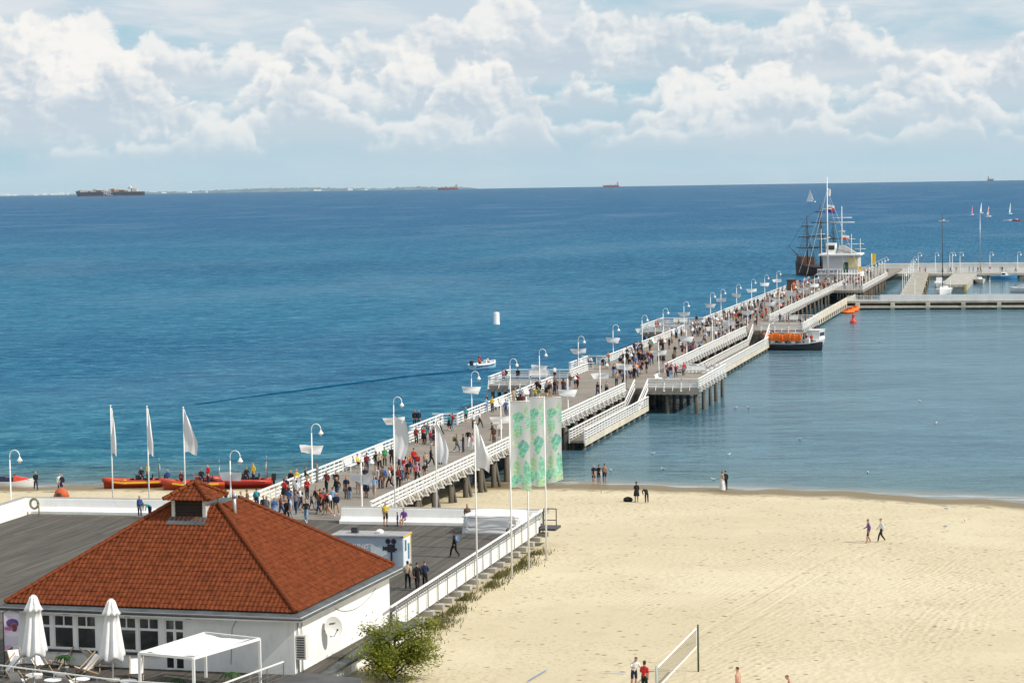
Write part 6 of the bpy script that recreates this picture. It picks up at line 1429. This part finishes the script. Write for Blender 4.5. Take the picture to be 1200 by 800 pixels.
# the throng at the pier head, too far and too many to pick apart
def throng():
    vs = []; fs = []; mi = []; mats = [cl(c, TOPC[c]) for c in ('black', 'navy', 'grey', 'white', 'red', 'light blue', 'black', 'beige', 'navy', 'white')]; nt_ = len(mats); mats += [SKIN[0], HAIR[0], HAIR[1], cl('leg_black', BOTC['black']), cl('leg_dark blue', BOTC['dark blue']), cl('leg_beige', BOTC['beige'])]
    cache = {}
    for key in ('walking', 'walking_b', 'standing', 'standing_b'):
        me = POSES[key]; co = np.empty(len(me.vertices)*3); me.vertices.foreach_get('co', co); cache[key] = (co.reshape(-1, 3), [(tuple(p.vertices), p.material_index) for p in me.polygons])
    spots = [(prs.uniform(-4.5, 4.5), prs.uniform(356, 396), DZ) for _ in range(70)] + [(prs.uniform(-11.5, -6), prs.uniform(385, 403), DZ) for _ in range(8)] + [(prs.uniform(6, 12.5), prs.uniform(389, 409), DZ) for _ in range(7)] + [(prs.uniform(-4.5, 4.5), prs.uniform(396, 470), DZ) for _ in range(120)] + [(prs.uniform(-4.5, 4.5), prs.uniform(470, 562), DZ) for _ in range(110)] + [(prs.uniform(5.5, 11.2), prs.uniform(528, 610), DZ) for _ in range(46)] + [(prs.uniform(-4.5, 8), prs.uniform(556, 567), DZ) for _ in range(20)]
    for x, y, z in spots:
        co, pl = cache[prs.choice(list(cache))]; a = prs.uniform(0, 6.28); c, s_ = math.cos(a), math.sin(a); k = prs.choice((1, 1, .95, .7)); o = len(vs)
        top = prs.randrange(nt_); bot = nt_+3+prs.randrange(3); hr = nt_+1+prs.randrange(2); mp = [nt_, hr, top, bot, nt_+3, prs.choice((top, top, nt_)), prs.choice((bot, bot, nt_))]
        vs += [((p[0]*c-p[1]*s_)*k+x, (p[0]*s_+p[1]*c)*k+y, p[2]*k+z) for p in co.tolist()]
        for f, m_ in pl: fs.append(tuple(i+o for i in f)); mi.append(mp[m_])
    me = bpy.data.meshes.new('crowd'); me.from_pydata(vs, [], fs)
    for m_ in mats: me.materials.append(m_)
    me.polygons.foreach_set('material_index', mi); me.polygons.foreach_set('use_smooth', [True]*len(fs))
    o = ob('crowd', me); tag(o, 'dense crowd of visitors on the far pier and its head', 'crowd', kind='stuff')
throng()
for k in range(14):
    x = prs.uniform(16, 42); y = 659.5 if x > 19 else 640; person((x, 659.2+prs.uniform(-1, 1), 1.55), R(prs.uniform(0, 360)), prs.choices(tops, wts)[0], prs.choices(bots, bw)[0], prs.choice(('standing', 'walking', 'walking_b')), 'below the white breakwater wall', group='people on the boardwalk', hair=prs.choice((0, 1)))

# ------------------------------------------------------------------ small things
def gull_mesh(fl):
    m = MB(); m.loft([[(x, r*math.cos(a), z+r*.9*math.sin(a)) for a in [2*math.pi*k/8 for k in range(8)]] for x, r, z in ((-.28, .015, .12), (-.18, .06, .11), (0, .095, .11), (.12, .08, .13), (.18, .05, .2), (.24, .055, .235), (.3, .015, .225))]); m.cur = 1
    m.loft([[(x, y, z) for y, z in ((-.10, .17), (0, .215), (.10, .17))] for x in (-.3, -.1, .1)], cap=False, closed=False); m.cur = 2; m.bar((.28, 0, .225), (.36, 0, .21), .02, .02)
    if fl: m.tube([(0, .03, -.05), (0, .03, .06)], .01, 4); m.tube([(0, -.03, -.05), (0, -.03, .06)], .01, 4)
    return m.mesh('gull', [HULLW, mk('gull_grey', (.35, .36, .38), .7), YELLOW], True)
GS, GW = gull_mesh(True), gull_mesh(False)
for i, (px, py) in enumerate(((765, 532), (854, 533), (716, 552), (777, 550), (836, 562), (1017, 554), (937, 515), (862, 478), (1097, 496), (877, 478), (1030, 400), (1078, 470), (960, 371), (965, 372))):
    q = at_z(px, py, 0); tag(ob('gull', GW, None, (q.x, q.y, -.03), R(i*53)), 'white gull floating on the calm water beside the pier', 'gull', 'gulls on the water').scale = (.85,)*3
for i, (px, py) in enumerate(((1110, 598), (1131, 612), (1107, 619))):
    q = at_sand(px, py); tag(ob('gull', GS, None, (q.x, q.y, q.z+.06), R(i*80)), 'gull standing on the raked sand', 'gull', 'gulls on the sand').scale = (.9,)*3
q = at_sand(736, 587.5); m = MB(); m.lathe(q, [(.3, 0), (.42, .12), (.36, .3), (.12, .4)], 10); tag(m.build('beach_bag', cl('black', TOPC['black']), None, True), 'black bag lying on the sand beside two people in black', 'bag')
q = at_sand(72, 582); t = thing('beach_tent', 'small orange pop-up tent behind the long parapet', 'tent', tuple(q)); m = MB(); m.loft([[(q.x+.75*math.cos(a), q.y+.6*math.sin(a), q.z) for a in [2*math.pi*k/10 for k in range(10)]], [(q.x+.55*math.cos(a), q.y+.45*math.sin(a), q.z+.55) for a in [2*math.pi*k/10 for k in range(10)]], [(q.x+.1*math.cos(a), q.y+.1*math.sin(a), q.z+.85) for a in [2*math.pi*k/10 for k in range(10)]]]); m.build('canopy', mk('tent_orange', (.5, .11, .04), .8), t, True); MB().box(q.x-.2, q.x+.2, q.y-.62, q.y-.55, q.z, q.z+.4).build('doorway', DARKM, t)
a_ = at_sand(704.5, 578); tag(MB().tube([(a_.x, a_.y, a_.z-.2), (a_.x, a_.y, a_.z+2.1)], .03, 6).build('marker_stick', METAL, None, True), 'thin grey stick planted in the sand before the bathers', 'stick')
# lifebelt on the corner of the long parapet
q = Vector((-20.3, 166.9, 3.75)); t = thing('life_ring_post', 'weathered rope coil and life ring on a short post at the parapet corner', 'life ring', (q.x, q.y, 3.0))
MB().tube([(q.x+.2, q.y-.2, 3.0), (q.x+.2, q.y-.2, 3.9)], .06, 7).build('post', TEAK, t, True)
m = MB(); m.tube([(q.x-.1+.32*math.cos(a), q.y-.35, 3.85+.36*math.sin(a)) for a in [2*math.pi*k/16 for k in range(17)]], .09, 7); m.build('ring', mk('rope_green', (.22, .22, .13), .8), t, True)
# lamps on the breakwater and jetty
for i, px in enumerate((1076, 1096, 1113, 1116, 1125, 1160, 1192.5)):
    q = at_y(px, 305, 661); o = place(LAMP, lamp_used, (q.x, 661.0, 1.55), R(10), 'white hook-topped lamp post in front of the white breakwater wall'); o['group'] = 'lamp posts on the breakwater'; o.scale = (1.1, 1.1, 1.12)
for i in range(8):
    o = place(LAMP, lamp_used, (11.2, 532 + i*9.5, DZ), R(10), 'white hook-topped lamp post at the outer edge of the pier head'); o['group'] = 'lamp posts on the pier head'
for px in (1072, 1113.5, 1160):
    q = at_y(px, 340, 507); o = place(LAMP, lamp_used, (q.x, 507.4, 1.75), R(95), 'white hook-topped lamp post on the near marina jetty'); o['group'] = 'lamp posts on the jetty'; o.scale = (.8, .8, .95)
for i in range(7):
    y = 530 + i*17; o = place(LAMP, lamp_used, (20.6 - (y-509)*5.6/146 + .2, y, 1.9), R(10), 'white hook-topped lamp post along the brown mole'); o['group'] = 'lamp posts along the mole'
print('people', NPEOPLE)

# ------------------------------------------------------------------ sea air
def haze():
    m = MB(); m.box(CAM.x-19500, CAM.x+19500, -19500, 19500, -6, 66)
    mt = bpy.data.materials.new('sea_haze'); mt.use_nodes = True; nt = mt.node_tree; nt.nodes.clear()
    v = nt.nodes.new('ShaderNodeVolumePrincipled'); v.inputs['Color'].default_value = (.76, .91, 1, 1); v.inputs['Density'].default_value = 1.3e-5; v.inputs['Anisotropy'].default_value = .2
    o = nt.nodes.new('ShaderNodeOutputMaterial'); nt.links.new(v.outputs[0], o.inputs['Volume'])
    h = m.build('haze', mt); tag(h, 'thin pale sea haze over the whole bay', 'haze', kind='stuff')
haze()
